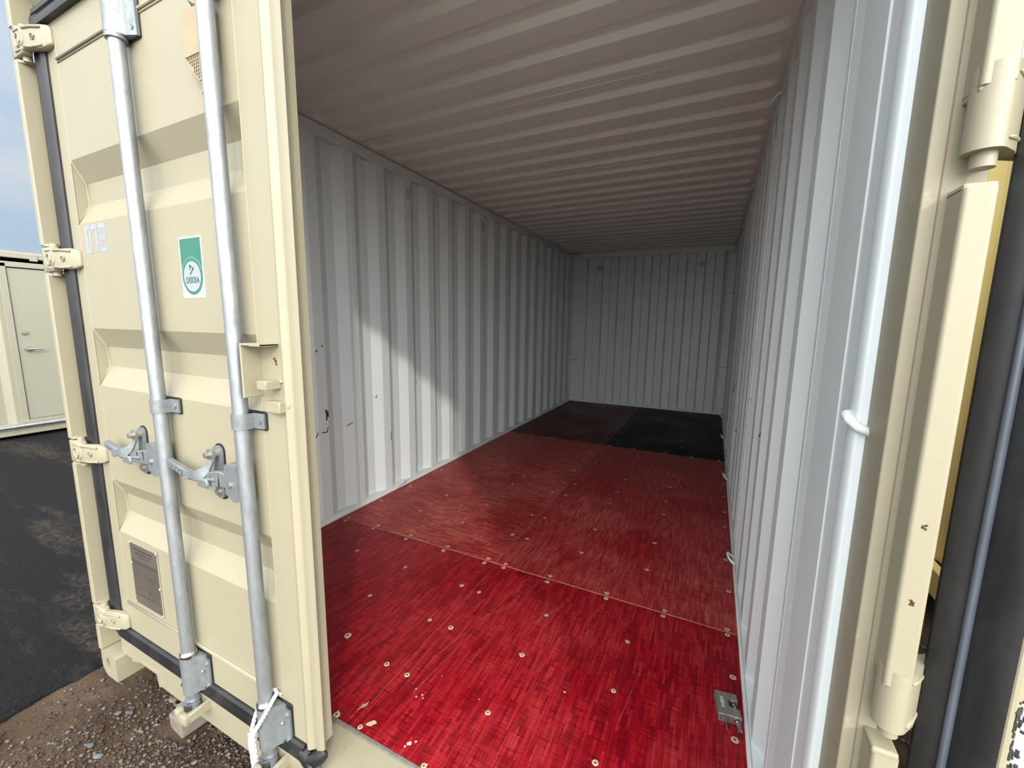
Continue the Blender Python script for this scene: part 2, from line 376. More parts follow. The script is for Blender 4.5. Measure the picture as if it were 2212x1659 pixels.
def stones():
    meshes = []
    for k in range(12):
        b2 = bmesh.new(); bmesh.ops.create_icosphere(b2, subdivisions=2, radius=1); rnd = random.Random(50+k)
        s = (rnd.uniform(1.0, 1.45), rnd.uniform(.7, .95), rnd.uniform(.42, .62)); off = rnd.uniform(0, 50)
        for v in b2.verts:
            d = 1 + .28*noise.noise(v.co*1.3 + Vector((off, 0, 0)))
            v.co = Vector((v.co.x*s[0]*d, v.co.y*s[1]*d, v.co.z*s[2]*d))
        meshes.append(mesh('stone', b2, STONES[k % 6], 2))
    TOPS = [(.074, -.175, .0125, 1, 'pointed bluish grey stone with a mauve stone close to its right on the dirt'), (.116, -.156, .0125, 5, 'mauve brown stone close to the right of a pointed bluish stone'),
            (.147, -.286, .014, 7, 'rounded slate grey stone on the dirt above the paler egg shaped stone'), (.224, -.291, .0145, 0, 'pale grey egg shaped stone at the lower end of the dirt strip')]
    placed = []
    for x, y, r, k, lab in TOPS:
        placed.append((x, y, r))
        inst('stone', meshes[k], None, (x, y, GZ-.006 + r*.25), (0, 0, .6), r, label=lab, category='stone')
    n = 0
    for t in range(900):
        if n >= 64: break
        x = random.uniform(-.25, 1.2); y = random.uniform(-1.0, .05)
        r = .007*(2.4**(random.random()**2.6))
        if any((x-a)**2+(y-b)**2 < (1.6*(r+c))**2 for a, b, c in placed): continue
        if .26 < x < .45 and y > -.16: continue
        placed.append((x, y, r)); n += 1
        inst('stone', meshes[random.randrange(12)], None, (x, y, GZ-.006 + r*.22), (random.uniform(-.3, .3), random.uniform(-.3, .3), random.uniform(0, 6.28)), r,
             label='small rounded stone lying in the dirt and gravel left of the container sill', category='stone', group='stones on the dirt strip')
stones()
# ---------------------------------------------------------------- container shell
WID, LEN, CEIL = 2.33, 5.90, 2.41
PITCH_W, DEP = .278, .036
def side_prof(s0, s1, e0):
    """inner flat ends at e0 + k*pitch; profile points between s0 and s1"""
    k = math.floor((s0-e0)/PITCH_W) - 1; pts = []
    while e0 + k*PITCH_W < s1 + PITCH_W:
        a = e0 + k*PITCH_W
        pts += [(a-.072, 0), (a, 0), (a+.068, DEP), (a+.138, DEP)]; k += 1
    def at(s):
        for p, q in zip(pts, pts[1:]):
            if p[0] <= s <= q[0]: return (s, p[1] + (q[1]-p[1])*(s-p[0])/(q[0]-p[0]))
    return [at(s0)] + [p for p in pts if s0+1e-4 < p[0] < s1-1e-4] + [at(s1)]
def side_wall(name, X, sgn, e0, y_first, label):
    w = empty(name, (X, 3, 0), kind='structure', label=label)
    cuts = [y_first] + [c for c in (e0-.036+PITCH_W*4*k for k in range(0, 7)) if y_first+.3 < c < 5.6] + [5.93]
    for a, b in zip(cuts, cuts[1:]):
        bm = B(); strip_sheet(bm, side_prof(a, b, e0), .0, 2.36, lambda s, d, z: (X + sgn*d, s, z), mo=1)
        if b < 5.7: box(bm, X-.0035, X+.002, b-.004, b+.004, .03, 2.335, .001)       # weld bead between sheets
        obj('wall_panel', bm, [GREY, CREAM], w)
    # top rail: square tube above the sheets
    bm = B(); xs = sorted((X - sgn*.003, X + sgn*.062)); box(bm, xs[0], xs[1], -.02, LEN, 2.337, 2.405, .004, 2)
    obj('top_rail', bm, GREY, w)
    rb = B(); tube(rb, [(0, -.03, 0), (.012, -.03, -.006), (.026, -.022, -.022), (.031, 0, -.028), (.026, .022, -.022), (.012, .03, -.006), (0, .03, 0)], .005, 8)
    rme = mesh('lashing_ring', rb, GREY, True)
    for y in (.22, 1.61, 2.985, 4.385, 5.62):
        r = 0 if sgn < 0 else PI
        inst('lashing_ring', rme, w, (X - sgn*.003, y, 2.345), (0, 0, r), 1.35)
        inst('lashing_ring', rme, w, (X - sgn*.004, y, .022), (PI, 0, r), 1.2)
    # ventilator covers: small perforated plates with three rivets
    vb = B(); box(vb, 0, .004, -.030, .030, -.045, .045, .0015, mi=0)
    for i in range(2):
        for j in range(3):
            box(vb, .0035, .0055, -.021+i*.024, -.003+i*.024, -.034+j*.025, -.020+j*.025, mi=1)
            box(vb, .0035, .0062, -.018+i*.024, -.008+i*.024, -.030+j*.025, -.026+j*.025, mi=0)
    for c in ((-.018, .072), (.018, .062), (.008, -.15)): cyl(vb, (0, c[0], c[1]), (.006, c[0], c[1]), .007, .004, 10, mi=2)
    vme = mesh('ventilator', vb, [GREY, VENTLIT, SEALANT], True)
    for y in (1.757, 2.872, 3.99, 5.10):
        k = round((y - (e0-.036))/PITCH_W); yy = e0-.036 + k*PITCH_W
        inst('ventilator', vme, w, (X, yy, 2.225), (0, 0, 0 if sgn < 0 else PI))
    return w
WL = side_wall('wall_left', 0.0, -1, 1.247, .02, 'light grey corrugated steel side wall with a sunlit patch')
WR = side_wall('wall_right', WID, 1, .572, .27, 'light grey corrugated steel side wall next to the open doorway')
# flat end sheet of the right wall next to the corner post
bm = B(); strip_sheet(bm, [(.067, .0035), (.222, .005), (.275, 0)], 0, 2.36, lambda s, d, z: (WID+d, s, z)); obj('wall_panel', bm, GREY, WR)
def scratch(parent, X, sgn, pts, w=.004, mat=None):
    bm = B()
    for (y0, z0), (y1, z1) in zip(pts, pts[1:]):
        dy, dz = y1-y0, z1-z0; L = math.hypot(dy, dz); ny, nz = -dz/L*w/2, dy/L*w/2
        vs = [bm.verts.new((X+sx, y, z)) for sx in (-.0004*sgn, -.0016*sgn) for y, z in ((y0-ny, z0-nz), (y1-ny, z1-nz), (y1+ny, z1+nz), (y0+ny, z0+nz))]
        for q in ((0, 1, 2, 3), (7, 6, 5, 4), (0, 4, 5, 1), (1, 5, 6, 2), (2, 6, 7, 3), (3, 7, 4, 0)): bm.faces.new([vs[i] for i in q])
    obj('scratch', bm, mat or SCUFF, parent)
def pitch_x(y, e0):                                     # depth of the sheet at y
    t = (y-e0) % PITCH_W
    return t/.068*DEP if t < .068 else DEP if t < .138 else DEP*(1-(t-.138)/.068) if t < .206 else 0
for pts, w, m in ([((.84, .585), (.875, .58), (.885, .592), (.893, .606))], .006, None), ([((.915, .60), (.955, .595), (.962, .625))], .006, None), \
                 ([((.952, .74), (.958, .70), (.955, .67)), ((.965, .73), (.968, .69))], .010, RUST), ([((1.115, .60), (1.15, .607), (1.165, .612))], .004, None), \
                 ([((1.40, .74), (1.412, .76))], .006, None), ([((1.62, .385), (1.622, .425)), ((1.618, .31), (1.622, .365))], .007, SEALANT), \
                 ([((1.52, .40), (1.522, .47))], .005, None), ([((.905, 1.11), (.912, 1.10)), ((.945, 1.135), (.955, 1.132))], .009, None), ([((1.86, .80), (1.87, .80))], .008, None):
    for seg in pts:
        yc = sum(p[0] for p in seg)/len(seg); scratch(WL, -min(pitch_x(p[0], 1.247) for p in seg), -1, seg, w, m)
for seg, w in (([(1.06, .87), (1.10, .845), (1.12, .845)], .004), ([(1.62, .92), (1.66, .905), (1.70, .905)], .006), ([(3.2, .80), (3.3, .73), (3.5, .70)], .012), ([(2.5, .55), (2.6, .52)], .010)):
    scratch(WR, WID, 1, seg, w)
# ---- back wall
WB = empty('wall_back', (WID/2, LEN, 0), kind='structure', label='light grey corrugated end wall deep inside the container')
bp = []; s = .105
while s < 2.235:
    bp += [(s, .0), (s+.105, .0), (s+.123, .045), (s+.229, .045)]; s += .247
bp = [p for p in bp if p[0] < 2.235] + [(2.24, 0)]
bm = B(); strip_sheet(bm, bp, 0, 2.36, lambda s, d, z: (s, LEN-.012+d, z)); obj('wall_panel', bm, GREY, WB)
bm = B(); box(bm, .10, 2.235, LEN-.022, LEN+.05, 2.333, 2.42, .004); obj('top_rail', bm, GREY, WB)
bm = B(); box(bm, .02, 2.31, LEN-.018, LEN+.05, -.1, .03, .004); obj('bottom_rail', bm, GREY, WB)
bm = B(); box(bm, -.06, 2.39, LEN+.06, LEN+.07, -.15, 2.44); obj('light_block_plate', bm, CREAM, WB)  # added plate behind the end wall, blocks light leaking in at the corners
for x0, x1 in ((-.06, .112), (2.228, 2.39)):
    bm = B(); box(bm, x0, x1, LEN-.004, LEN+.06, -.15, 2.42, .006, 2); obj('corner_post', bm, GREY, WB)
    bm = B(); box(bm, max(x0, .004), min(x1, 2.326), LEN-.06, LEN+.01, 2.31, 2.40, .004); obj('corner_block', bm, GREY, WB)
    for z in (.10, .70, 1.75):
        bm = B(); tube(bm, [(max(x0, 0)+.012, LEN-.004, z), (max(x0, 0)+.03, LEN-.03, z), (max(x0, 0)+.075, LEN-.03, z), (max(x0, 0)+.092, LEN-.004, z)], .008, 8); obj('lashing_bar', bm, GREY, WB, True)
for x in (.42, 1.90):
    bm = B()
    for i in range(3):
        for j in range(3): box(bm, x-.03+i*.024, x-.016+i*.024, LEN-.016, LEN-.010, 2.14+j*.026, 2.155+j*.026)
    obj('ventilator', bm, plain('vent_shadow_grey', (.10, .10, .10), .7), WB)
# ---- bottom rails inside (kick strip along the floor)
for nme, X, s in (('baseboard_left', 0, -1), ('baseboard_right', WID, 1)):
    bm = B()
    pr = [(X - s*.010, -.02), (X - s*.010, .004), (X - s*.003, .010), (X - s*.002, .034), (X + s*.045, .036), (X + s*.06, -.12), (X + s*.03, -.12)]
    prism(bm, pr, 'y', .0, LEN); obj(nme, bm, GREY, kind='structure', label='grey kick rail along the %s floor edge' % nme[10:])
    bm = B(); tube(bm, [(X - s*.008, .02 + i*.05, .004 + .0016*noise.noise((i*.7, X, 0))) for i in range(118)], .0045, 6)
    obj('trim_%d' % (7 if s < 0 else 8), bm, SEALANT, smooth=2, kind='structure', label='bead of sealant between the red floor and the %s wall' % nme[10:])
# ---- ceiling: five-groove roof sheets with closed rounded groove ends
CE = empty('ceiling', (WID/2, LEN/2, CEIL), kind='structure', label='light grey corrugated steel ceiling')
G0, GP = 1.126, .2085
def groove_h(x, y):
    k = math.floor((y - (G0-.02))/GP); t = y - (G0 + k*GP)          # groove occupies t in 0 .. .106
    cx, cy, hx, hy, r = WID/2, .053, WID/2-.022, .053, .048
    qx = abs(x-cx)-(hx-r); qy = abs(t-cy)-(hy-r)
    d = math.hypot(max(qx, 0), max(qy, 0)) + min(max(qx, qy), 0) - r
    u = max(0, min(1, -d/.017)); v = u*u*(3-2*u); return .028*(.35*v + .65*u)
def roof_panel(y0, y1):
    xs = [0, .01] + [.02+.008*i for i in range(13)] + [.16, .3] + [.3+(WID-.6)*i/8 for i in range(1, 8)] + [WID-.3, WID-.16] + [WID-.02-.008*i for i in range(12, -1, -1)] + [WID-.01, WID]
    xs = sorted(set(round(x, 4) for x in xs)); xs[0] = -.05; xs[-1] = WID+.05
    ys = {y0, y1}; k = math.floor((y0-G0)/GP)-1
    while G0+k*GP < y1+GP:
        for t in (-.001, .0, .0025, .006, .010, .0145, .017, .0185, .03, .053, .076, .0875, .089, .0915, .096, .100, .1035, .106, .107): ys.add(round(G0+k*GP+t, 4))
        k += 1
    ys = sorted(y for y in ys if y0 <= y <= y1)
    bm = B(); V = [[bm.verts.new((x, y, CEIL + groove_h(x, y))) for y in ys] for x in xs]
    for i in range(len(xs)-1):
        for j in range(len(ys)-1): bm.faces.new((V[i][j], V[i][j+1], V[i+1][j+1], V[i+1][j]))
    if y1 < 5.8: box(bm, .02, WID-.02, y1-.003, y1+.001, CEIL-.0025, CEIL+.001)
    obj('roof_panel', bm, GREYC, CE, 2)
rc = [-.04] + [.252+1.0425*k for k in range(6)] + [5.95]
for a, b in zip(rc, rc[1:]): roof_panel(a, b)
bm = B(); box(bm, -.06, WID+.06, -.05, 5.96, CEIL+.03, CEIL+.04); obj('roof_skin', bm, CREAM, CE)
for X in (-.055, WID+.005):
    bm = B(); box(bm, X, X+.05, -.05, 5.95, 2.40, 2.45); obj('roof_edge', bm, CREAM, CE)
# ---- floor of six plywood boards with screws
FL = empty('floor', (WID/2, LEN/2, 0), kind='structure', label='red bamboo board floor fixed with rows of screws')
def panel(x0, x1, y0, y1, mat, dz=0):
    bm = B(); box(bm, x0+.0008, x1-.0008, y0+.0008, y1-.0008, -.028, dz, .0015)
    return obj('floor_panel', bm, mat, FL)
SX, S1, S2 = 1.162, 1.027, 3.525
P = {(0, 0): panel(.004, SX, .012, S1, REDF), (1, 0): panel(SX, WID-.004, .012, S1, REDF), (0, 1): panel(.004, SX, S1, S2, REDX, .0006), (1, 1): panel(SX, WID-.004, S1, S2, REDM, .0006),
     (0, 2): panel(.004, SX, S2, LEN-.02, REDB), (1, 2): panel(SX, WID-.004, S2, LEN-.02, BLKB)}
def screw_meshes():
    out = []
    for k in range(5):
        rnd = random.Random(k+3); bm = B(); n = 14
        ring = [bm.verts.new((.0115*(1 + (rnd.uniform(.05, .75) if rnd.random() < (.10, .25, .1, .3, .05)[k] else rnd.uniform(-.06, .06)))*math.cos(2*PI*i/n), .0115*math.sin(2*PI*i/n)*(1+rnd.uniform(-.05, .12)), .0002)) for i in range(n)]
        top = [bm.verts.new((.0088*math.cos(2*PI*i/n), .0088*math.sin(2*PI*i/n), .0016)) for i in range(n)]
        mid = [bm.verts.new((.0048*math.cos(2*PI*i/n), .0048*math.sin(2*PI*i/n), .0013)) for i in range(n)]
        c = bm.verts.new((0, 0, .0003))
        for i in range(n):
            j = (i+1) % n
            bm.faces.new((ring[i], ring[j], top[j], top[i])); bm.faces.new((top[i], top[j], mid[j], mid[i]))
            f = bm.faces.new((mid[i], mid[j], c)); f.material_index = 1
        out.append(mesh('screw', bm, [SCREWM, SCREWD]))
    return out
SM = screw_meshes()
cols = [.062, .412, .761, 1.108, 1.214, 1.556, 1.910, 2.290]; scols = [.060, .308, .568, .840, 1.106, 1.215, 1.468, 1.763, 2.025, 2.275]
rows = [(.025, [1.111, 1.214, 1.468, 1.763, 2.025, 2.275, .84, .568]), (.25, cols), (.518, cols), (.779, cols), (1.006, scols), (1.049, scols), (1.340, cols), (1.645, cols), (2.065, cols), (2.30, cols),
        (2.605, cols), (2.91, cols), (3.22, cols), (3.506, scols), (3.546, scols), (3.81, cols), (4.12, cols), (4.43, cols), (4.74, cols), (5.05, cols), (5.4, cols), (5.84, cols)]
for y, cc in rows:
    for x in cc:
        i = 0 if x < SX else 1; j = 0 if y < S1 else 1 if y < S2 else 2
        xx, yy = x + random.uniform(-.006, .006), y + random.uniform(-.005, .005)
        if yy < .02: yy = .024
        inst('screw', SM[random.randrange(5)], P[(i, j)], (xx, yy, .0006 if j == 1 else 0), (0, 0, random.uniform(0, 6.28)), random.uniform(.72, 1.0))
inst('screw', SM[3], P[(0, 0)], (.867, .289, 0), (0, 0, 2), 1.2)
# paint chips, bare wood and white marks on the boards
CHIP = plain('pale_paint_chip', (.42, .36, .36), .6)
def chip(parent, x, y, r, mat, seed, st=1.0, rot=0):
    rnd = random.Random(seed); bm = B(); n = 11
    ca, sa = math.cos(rot), math.sin(rot); pts = []
    for i in range(n):
        q = r*rnd.uniform(.45, 1.15); a = 2*PI*i/n; u, v = q*math.cos(a)*st, q*math.sin(a)
        pts.append((x+u*ca-v*sa, y+u*sa+v*ca))
    prism(bm, pts, 'z', .0002, .0009); obj('chip_mark', bm, mat, parent)
chip(P[(1, 0)], 1.235, .052, .012, SCREWM, 4, 1.7, .6); chip(P[(1, 0)], 1.165, .085, .008, TAN, 8, 2.6, 1.1)
for k, (x, y, r) in enumerate(((1.385, .052, .010), (1.40, .066, .006), (1.378, .04, .005), (1.30, .19, .005), (1.315, .205, .005), (1.325, .196, .004), (1.755, .44, .006), (1.28, .215, .004), (1.50, .28, .004), (1.33, .30, .003))):
    chip(P[(1, 0)], x, y, r*.75, CHIP, 20+k)
# long scratches on the boards
for k, (x0, y0, x1, y1) in enumerate(((1.28, .20, 1.36, .95), (1.36, .95, 1.39, .99), (1.18, .10, 1.175, .98), (1.30, .62, 1.42, .80), (1.52, .70, 1.60, .86), (1.75, .72, 1.72, .98), (1.25, .35, 1.30, .56), (1.95, .42, 1.98, .66))):
    dx, dy = x1-x0, y1-y0; L = math.hypot(dx, dy); w = .0007; bm = B()
    prism(bm, [(x0-dy/L*w, y0+dx/L*w), (x0+dy/L*w, y0-dx/L*w), (x1+dy/L*w*.4, y1-dx/L*w*.4), (x1-dy/L*w*.4, y1+dx/L*w*.4)], 'z', .0002, .0007)
    obj('scratch', bm, plain('scratch_tone_%d' % k, (.30, .07, .07), .6), P[(1, 0)])
bm = B(); box(bm, SX-.0012, SX+.0012, S1+.002, 5.8, -.001, .0011); obj('trim_9', bm, paint('dry_joint', (.20, .10, .075), .7, .2, 30), kind='structure', label='pale joint line running down the middle of the floor')
bm = B(); prism(bm, [(.02, S1-.0010), (1.05, S1-.0014), (1.15, S1-.0034), (1.42, S1-.0030), (1.60, S1-.0014), (WID-.02, S1-.0010), (WID-.02, S1+.0008), (.02, S1+.0008)], 'z', -.001, .0013); obj('trim_10', bm, paint('dry_joint_cross', (.34, .17, .13), .7, .3, 12), kind='structure', label='pale joint line across the floor behind the front boards')

# ---------------------------------------------------------------- rear frame (door end)
FY, DY = -.156, -.11
HZ = (.07, .77, 1.49, 2.20)
# sill
TS = empty('trim_1', (1.165, -.06, -.1), kind='structure', label='cream door sill beam under the doorway')
bm = B()
prism(bm, [(.03, -.0), (.03, -.085), (.115, -.085), (.185, -.062), (.315, -.062), (.325, -.118), (2.36, -.118), (2.36, -.012), (.03, -.012)], 'y', -.124, -.112)
obj('front_plate', bm, CREAM, TS)
bm = B(); prism(bm, [(-.118, -.018), (-.118, -.03), (.008, -.03), (.008, -.006), (-.002, -.006)], 'x', .0, 2.37); obj('top_plate', bm, CREAMS, TS)
bm = B(); prism(bm, [(.115, -.085), (.185, -.062), (.315, -.062), (.325, -.118), (.318, -.118), (.308, -.068), (.186, -.068), (.115, -.091)], 'y', -.128, .04); obj('gusset', bm, CREAM, TS)
bm = B(); box(bm, .33, 2.36, -.112, .02, -.118, -.112); obj('bottom_plate', bm, CREAM, TS)
bm = B(); box(bm, 0.0, WID, .002, .0125, -.02, .0012, .0008); obj('threshold_strip', bm, ALU, TS)
for xk in (.60, 1.01):
    kb = B()
    box(kb, xk+.048, xk+.062, -.19, -.12, -.052, -.020, .002)             # side arm out of the sill
    box(kb, xk-.004, xk+.062, -.203, -.187, -.052, -.020, .003, 2)        # cross piece held by the cam
    box(kb, xk+.006, xk+.030, -.207, -.186, -.026, -.006, .004, 2)        # raised nub
    obj('cam_keeper', kb, CREAM, TS, True)
# header
TH = empty('trim_2', (1.165, -.08, 2.4), kind='structure', label='cream door header beam')
bm = B(); prism(bm, [(-.156, 2.40), (-.156, 2.52), (.0, 2.52), (.0, 2.405), (-.012, 2.275), (-.04, 2.275), (-.05, 2.29), (-.108, 2.36)], 'x', -.078, 2.41); obj('header_beam', bm, CREAM, TH)
# corner posts
def corner_post(name, mir, label):
    f = (lambda x: x) if not mir else (lambda x: WID - x)
    P0 = empty(name, (f(-.03), -.08, -.195), kind='structure', label=label)
    def pb(pts, z0, z1, nme, mat=CREAM, smooth=True):
        bm = B(); prism(bm, [(f(x), y) for x, y in pts], 'z', z0, z1); return obj(nme, bm, mat, P0, smooth)
    zt, zb = 2.40, -.088
    off = 0 if not mir else .012
    # channel: back web, inner leg
    def rc(x, y, r, a0, a1, n=9): return [(x + r*math.cos(math.radians(a0+(a1-a0)*i/n)), y + r*math.sin(math.radians(a0+(a1-a0)*i/n))) for i in range(n+1)]
    if not mir:
        pb([(-.09, -.080), (-.022, -.080), (-.020, -.075), (.005, -.06), (.012, .02), (-.03, .03), (-.09, .03)], zb, zt, 'post_channel')
    else:
        q = [(2.3475 + .0025*math.cos(math.radians(a)), -.1155 + .0025*math.sin(math.radians(a))) for a in range(180, 271, 10)]
        bm = B(); prism(bm, [(2.345, -.02)] + q + [(2.40, -.118), (2.40, -.02)], 'z', zb, zt); obj('post_channel', bm, CREAMD, P0, False)
        bm = B(); box(bm, 2.3600, 2.3615, -.1185, -.1175, zb, zt); obj('seam', bm, plain('post_seam', (.16, .12, .09), .8), P0)
        bm = B(); prism(bm, [(2.345, -.044), (2.336, -.038), (2.336, .064), (2.40, .064), (2.40, -.03)], 'z', zb, zt); obj('inner_post', bm, GREY, P0, True)
    # flange segments between the hinges
    zs = [zb] + [z for h in HZ for z in (h-.052, h+.052)] + [zt]
    fx0, fx1 = (-.096, -.070) if not mir else (-.067, -.038)
    for a, b in zip(zs[::2], zs[1::2]):
        if b-a < .02: continue
        r = .0045
        pts = rc(fx0+r, FY+r, r, 270, 180) + [(fx0, -.06), (fx1, -.06)] + rc(fx1-r, FY+r, r, 360, 270)
        bm = B(); prism(bm, [(f(x), y) for x, y in pts], 'z', a, b)
        if abs(a-zb) > .01: box(bm, *sorted((f(fx0), f(fx1))), FY+.003, -.10, a-.006, a+.004, .003, 2)
        if abs(b-zt) > .01: box(bm, *sorted((f(fx0), f(fx1))), FY+.003, -.10, b-.004, b+.006, .003, 2)
        obj('post_flange', bm, CREAM, P0, False)
        if not mir:                      # end plates closing the channel at the hinge notches
            for z in (a, b):
                if zb+.01 < z < zt-.01:
                    bm = B(); prism(bm, [(-.09, FY+.012), (-.071, FY+.004), (-.024, -.084), (-.09, -.084)], 'z', z-.004, z+.004); obj('channel_end', bm, CREAM, P0)
    # bottom corner casting with its oval end aperture
    x0, x1, y0, y1, z0, z1 = -.076, .05, FY, .02, -.195, -.088
    bm = B(); n = 28; cx, cz, rx, rz = -.018, -.140, .019, .034
    outer = []
    for i in range(n):
        a = 2*PI*i/n; c, s_ = math.cos(a), math.sin(a); t = 1/max(abs(c)/((x1-x0)/2), abs(s_)/((z1-z0)/2))
        ox, oz = (x0+x1)/2 + c*t, (z0+z1)/2 + s_*t
        if c < 0 and s_ < 0: k = max(0, .030 - ((ox-x0) + (oz-z0))); ox += k*.5; oz += k*.5
        outer.append((ox, oz))
    A = [bm.verts.new((f(x), y0, z)) for x, z in outer]; I = [bm.verts.new((f(cx+rx*math.cos(2*PI*i/n)), y0, cz+rz*math.sin(2*PI*i/n))) for i in range(n)]
    D = [bm.verts.new((v.co.x, y0+.035, v.co.z)) for v in I]; Bk = [bm.verts.new((f(x), y1, z)) for x, z in outer]
    for i in range(n):
        j = (i+1) % n
        bm.faces.new((A[i], A[j], I[j], I[i])); bm.faces.new((I[i], I[j], D[j], D[i])); bm.faces.new((A[i], Bk[i], Bk[j], A[j]))
    bm.faces.new(D); bm.faces.new(Bk)
    obj('corner_casting', bm, CREAM, P0)
    bm = B(); box(bm, *sorted((f(-.082), f(.06))), FY-.004, .004, 2.395, 2.524, .004); obj('corner_casting', bm, CREAM, P0)
    return P0
corner_post('trim_3', False, 'cream corner post left of the closed door with a bottom corner casting')
PR = corner_post('trim_4', True, 'cream corner post right of the doorway with notches for the hinges')
# lashing bar on the inner right post: upright grey rod with a welded elbow
bm = B(); prism(bm, [(2.3358 - .0058*math.sin(math.radians(a)), -.019 - .0215*math.cos(math.radians(a))) for a in range(0, 181, 10)] + [(2.340, .0025), (2.340, -.0405)], 'z', -.02, 2.40)
LB = obj('lashing_bar', bm, GREY, PR, True)
bm = B(); tube(bm, [(2.332, -.012, 1.152), (2.325, -.024, 1.153), (2.327, -.036, 1.147), (2.336, -.046, 1.138), (2.350, -.052, 1.134)], [.009, .008, .0075, .007, .007], 10); obj('lashing_stub', bm, GREY, PR, 2)
for z, r in ((1.02, .010), (.47, .012)):
    bm = B(); b2 = bmesh.ops.create_icosphere(bm, subdivisions=2, radius=r*.7)
    for v in b2['verts']: v.co = Vector((2.367+v.co.x*.2, -.135+v.co.y*.8, z+v.co.z*1.5))
# ---------------------------------------------------------------- left door, closed
D1 = empty('door_1', (.6, DY, .03), kind='structure', category='door', label='closed cream container door with two galvanised locking bars')
def dpart(nme, bm, mat, parent=None, smooth=False, **k): return obj(nme, bm, mat, parent or D1, smooth, **k)
XL, XA, XB, XS = .036, .10, 1.045, 1.137
# door panel: flat skin with three recessed trapezoid channels
TOPS = (1.816, 1.246, .673)
prof = [(.038, 0)]
for t in sorted(TOPS): prof += [(t-.210, 0), (t-.140, .036), (t-.068, .036), (t, 0)]
prof += [(2.285, 0)]
bm = B(); L_ = [bm.verts.new((XA, DY+d, z)) for z, d in prof]; R_ = [bm.verts.new((XB, DY+d, z)) for z, d in prof]
for i in range(len(prof)-1): bm.faces.new((L_[i], R_[i], R_[i+1], L_[i+1]))
bmesh.ops.remove_doubles(bm, verts=bm.verts, dist=1e-5)
dpart('door_panel', bm, CREAM)
bm = B(); box(bm, XL, XA, DY, DY+.05, .036, 2.285); dpart('hinge_stile', bm, CREAM)
bm = B(); box(bm, XB, XS, DY, DY+.05, .036, 2.285, .0015); dpart('lock_stile', bm, CREAM)
bm = B(); box(bm, XA, XB, DY+.04, DY+.05, .036, 2.285); dpart('inner_lining', bm, GREY)
for x in (XA, XB):
    bm = B(); tube(bm, [(x, DY+.0002, .06+i*.04) for i in range(56)], .0016, 6); dpart('weld_bead', bm, CREAM, smooth=2)
for t in TOPS:                                            # weld along the stepped channel ends
    bm = B(); tube(bm, [(XA+.001, DY, t), (XA+.001, DY+.035, t-.068), (XA+.001, DY+.035, t-.140), (XA+.001, DY, t-.210)], .003, 6); dpart('weld_bead', bm, CREAM, smooth=2)
for z in (2.131, .163):                                   # rails welded across top and bottom
    bm = B(); tube(bm, [(XA+.004, DY-.002, z), (XB-.004, DY-.002, z)], .0045, 8); tube(bm, [(XA+.004, DY-.001, z-.010), (XB-.004, DY-.001, z-.010)], .0025, 6); dpart('weld_bead', bm, CREAM, smooth=2)
# free edge: painted seal in three long lips
def rcp(x, y, r, a0, a1, n=5): return [(x + r*math.cos(math.radians(a0+(a1-a0)*i/n)), y + r*math.sin(math.radians(a0+(a1-a0)*i/n))) for i in range(n+1)]
bm = B(); prism(bm, [(1.1385, DY+.02), (1.1385, DY-.001)] + [(1.143, DY-.004)] + rcp(1.150, DY-.0005, .0055, 240, 320) + [(1.162, DY+.002), (1.170, DY+.012), (1.170, DY+.03), (1.14, DY+.03)], 'z', .03, 2.29); dpart('edge_seal', bm, CREAMD, smooth=True)
bm = B(); prism(bm, [(1.1715, DY+.014), (1.174, DY+.003), (1.192, DY-.0005), (1.2035, DY+.001), (1.206, DY+.006), (1.204, DY+.012), (1.18, DY+.03)], 'z', .035, 2.29); dpart('edge_seal', bm, CREAM, smooth=True)
bm = B(); box(bm, 1.135, 1.18, DY+.015, DY+.055, .036, 2.285); dpart('edge_flange', bm, CREAM)
# black perimeter gasket
gk = [(-.014, 0), (-.015, .010), (-.010, .030), (-.014, .034), (-.013, .048), (-.006, .055), (.02, .055), (.02, 0)]
bm = B(); prism(bm, [(-.027 + b*1.15, DY+a) for a, b in gk], 'z', .03, 2.27); dpart('door_gasket', bm, RUBBER, smooth=True)
bm = B(); prism(bm, [(DY+a, -.016 + b) for a, b in gk], 'x', .02, 1.135); dpart('door_gasket', bm, RUBBER, smooth=True)
bm = B(); prism(bm, [(-.012, -.013+.02), (.02, -.016), (.035, .036), (.02, .06), (-.027, .06)], 'y', DY-.014, DY+.02); dpart('door_gasket', bm, RUBBER)
bm = B(); prism(bm, [(DY+a*1.3, 2.245 + b*1.1) for a, b in gk], 'x', .0, 1.15); dpart('door_gasket', bm, RUBBER, smooth=True)
bm = B(); prism(bm, [(-.027, 2.24), (.036, 2.21), (.05, 2.25), (.02, 2.305), (-.027, 2.28)], 'y', DY-.015, DY+.02); dpart('door_gasket', bm, RUBBER)
# torn gasket end at the lower right corner of the door
bm = B()
tube(bm, [(1.12, DY-.006, .008), (1.150, DY-.008, -.004), (1.172, DY-.004, .006), (1.19, DY+.0, .020), (1.204, DY+.004, .036), (1.210, DY+.006, .046)], [.022, .024, .022, .019, .015, .006], 10, flat=.7)
tube(bm, [(1.150, DY-.012, .0), (1.168, DY-.016, -.016), (1.176, DY-.018, -.032)], [.018, .017, .012], 8, flat=.6)
for v in bm.verts: v.co += Vector((1, 1, 1))*.0035*noise.noise(v.co*70)
dpart('torn_gasket', bm, RUBBER, smooth=True)
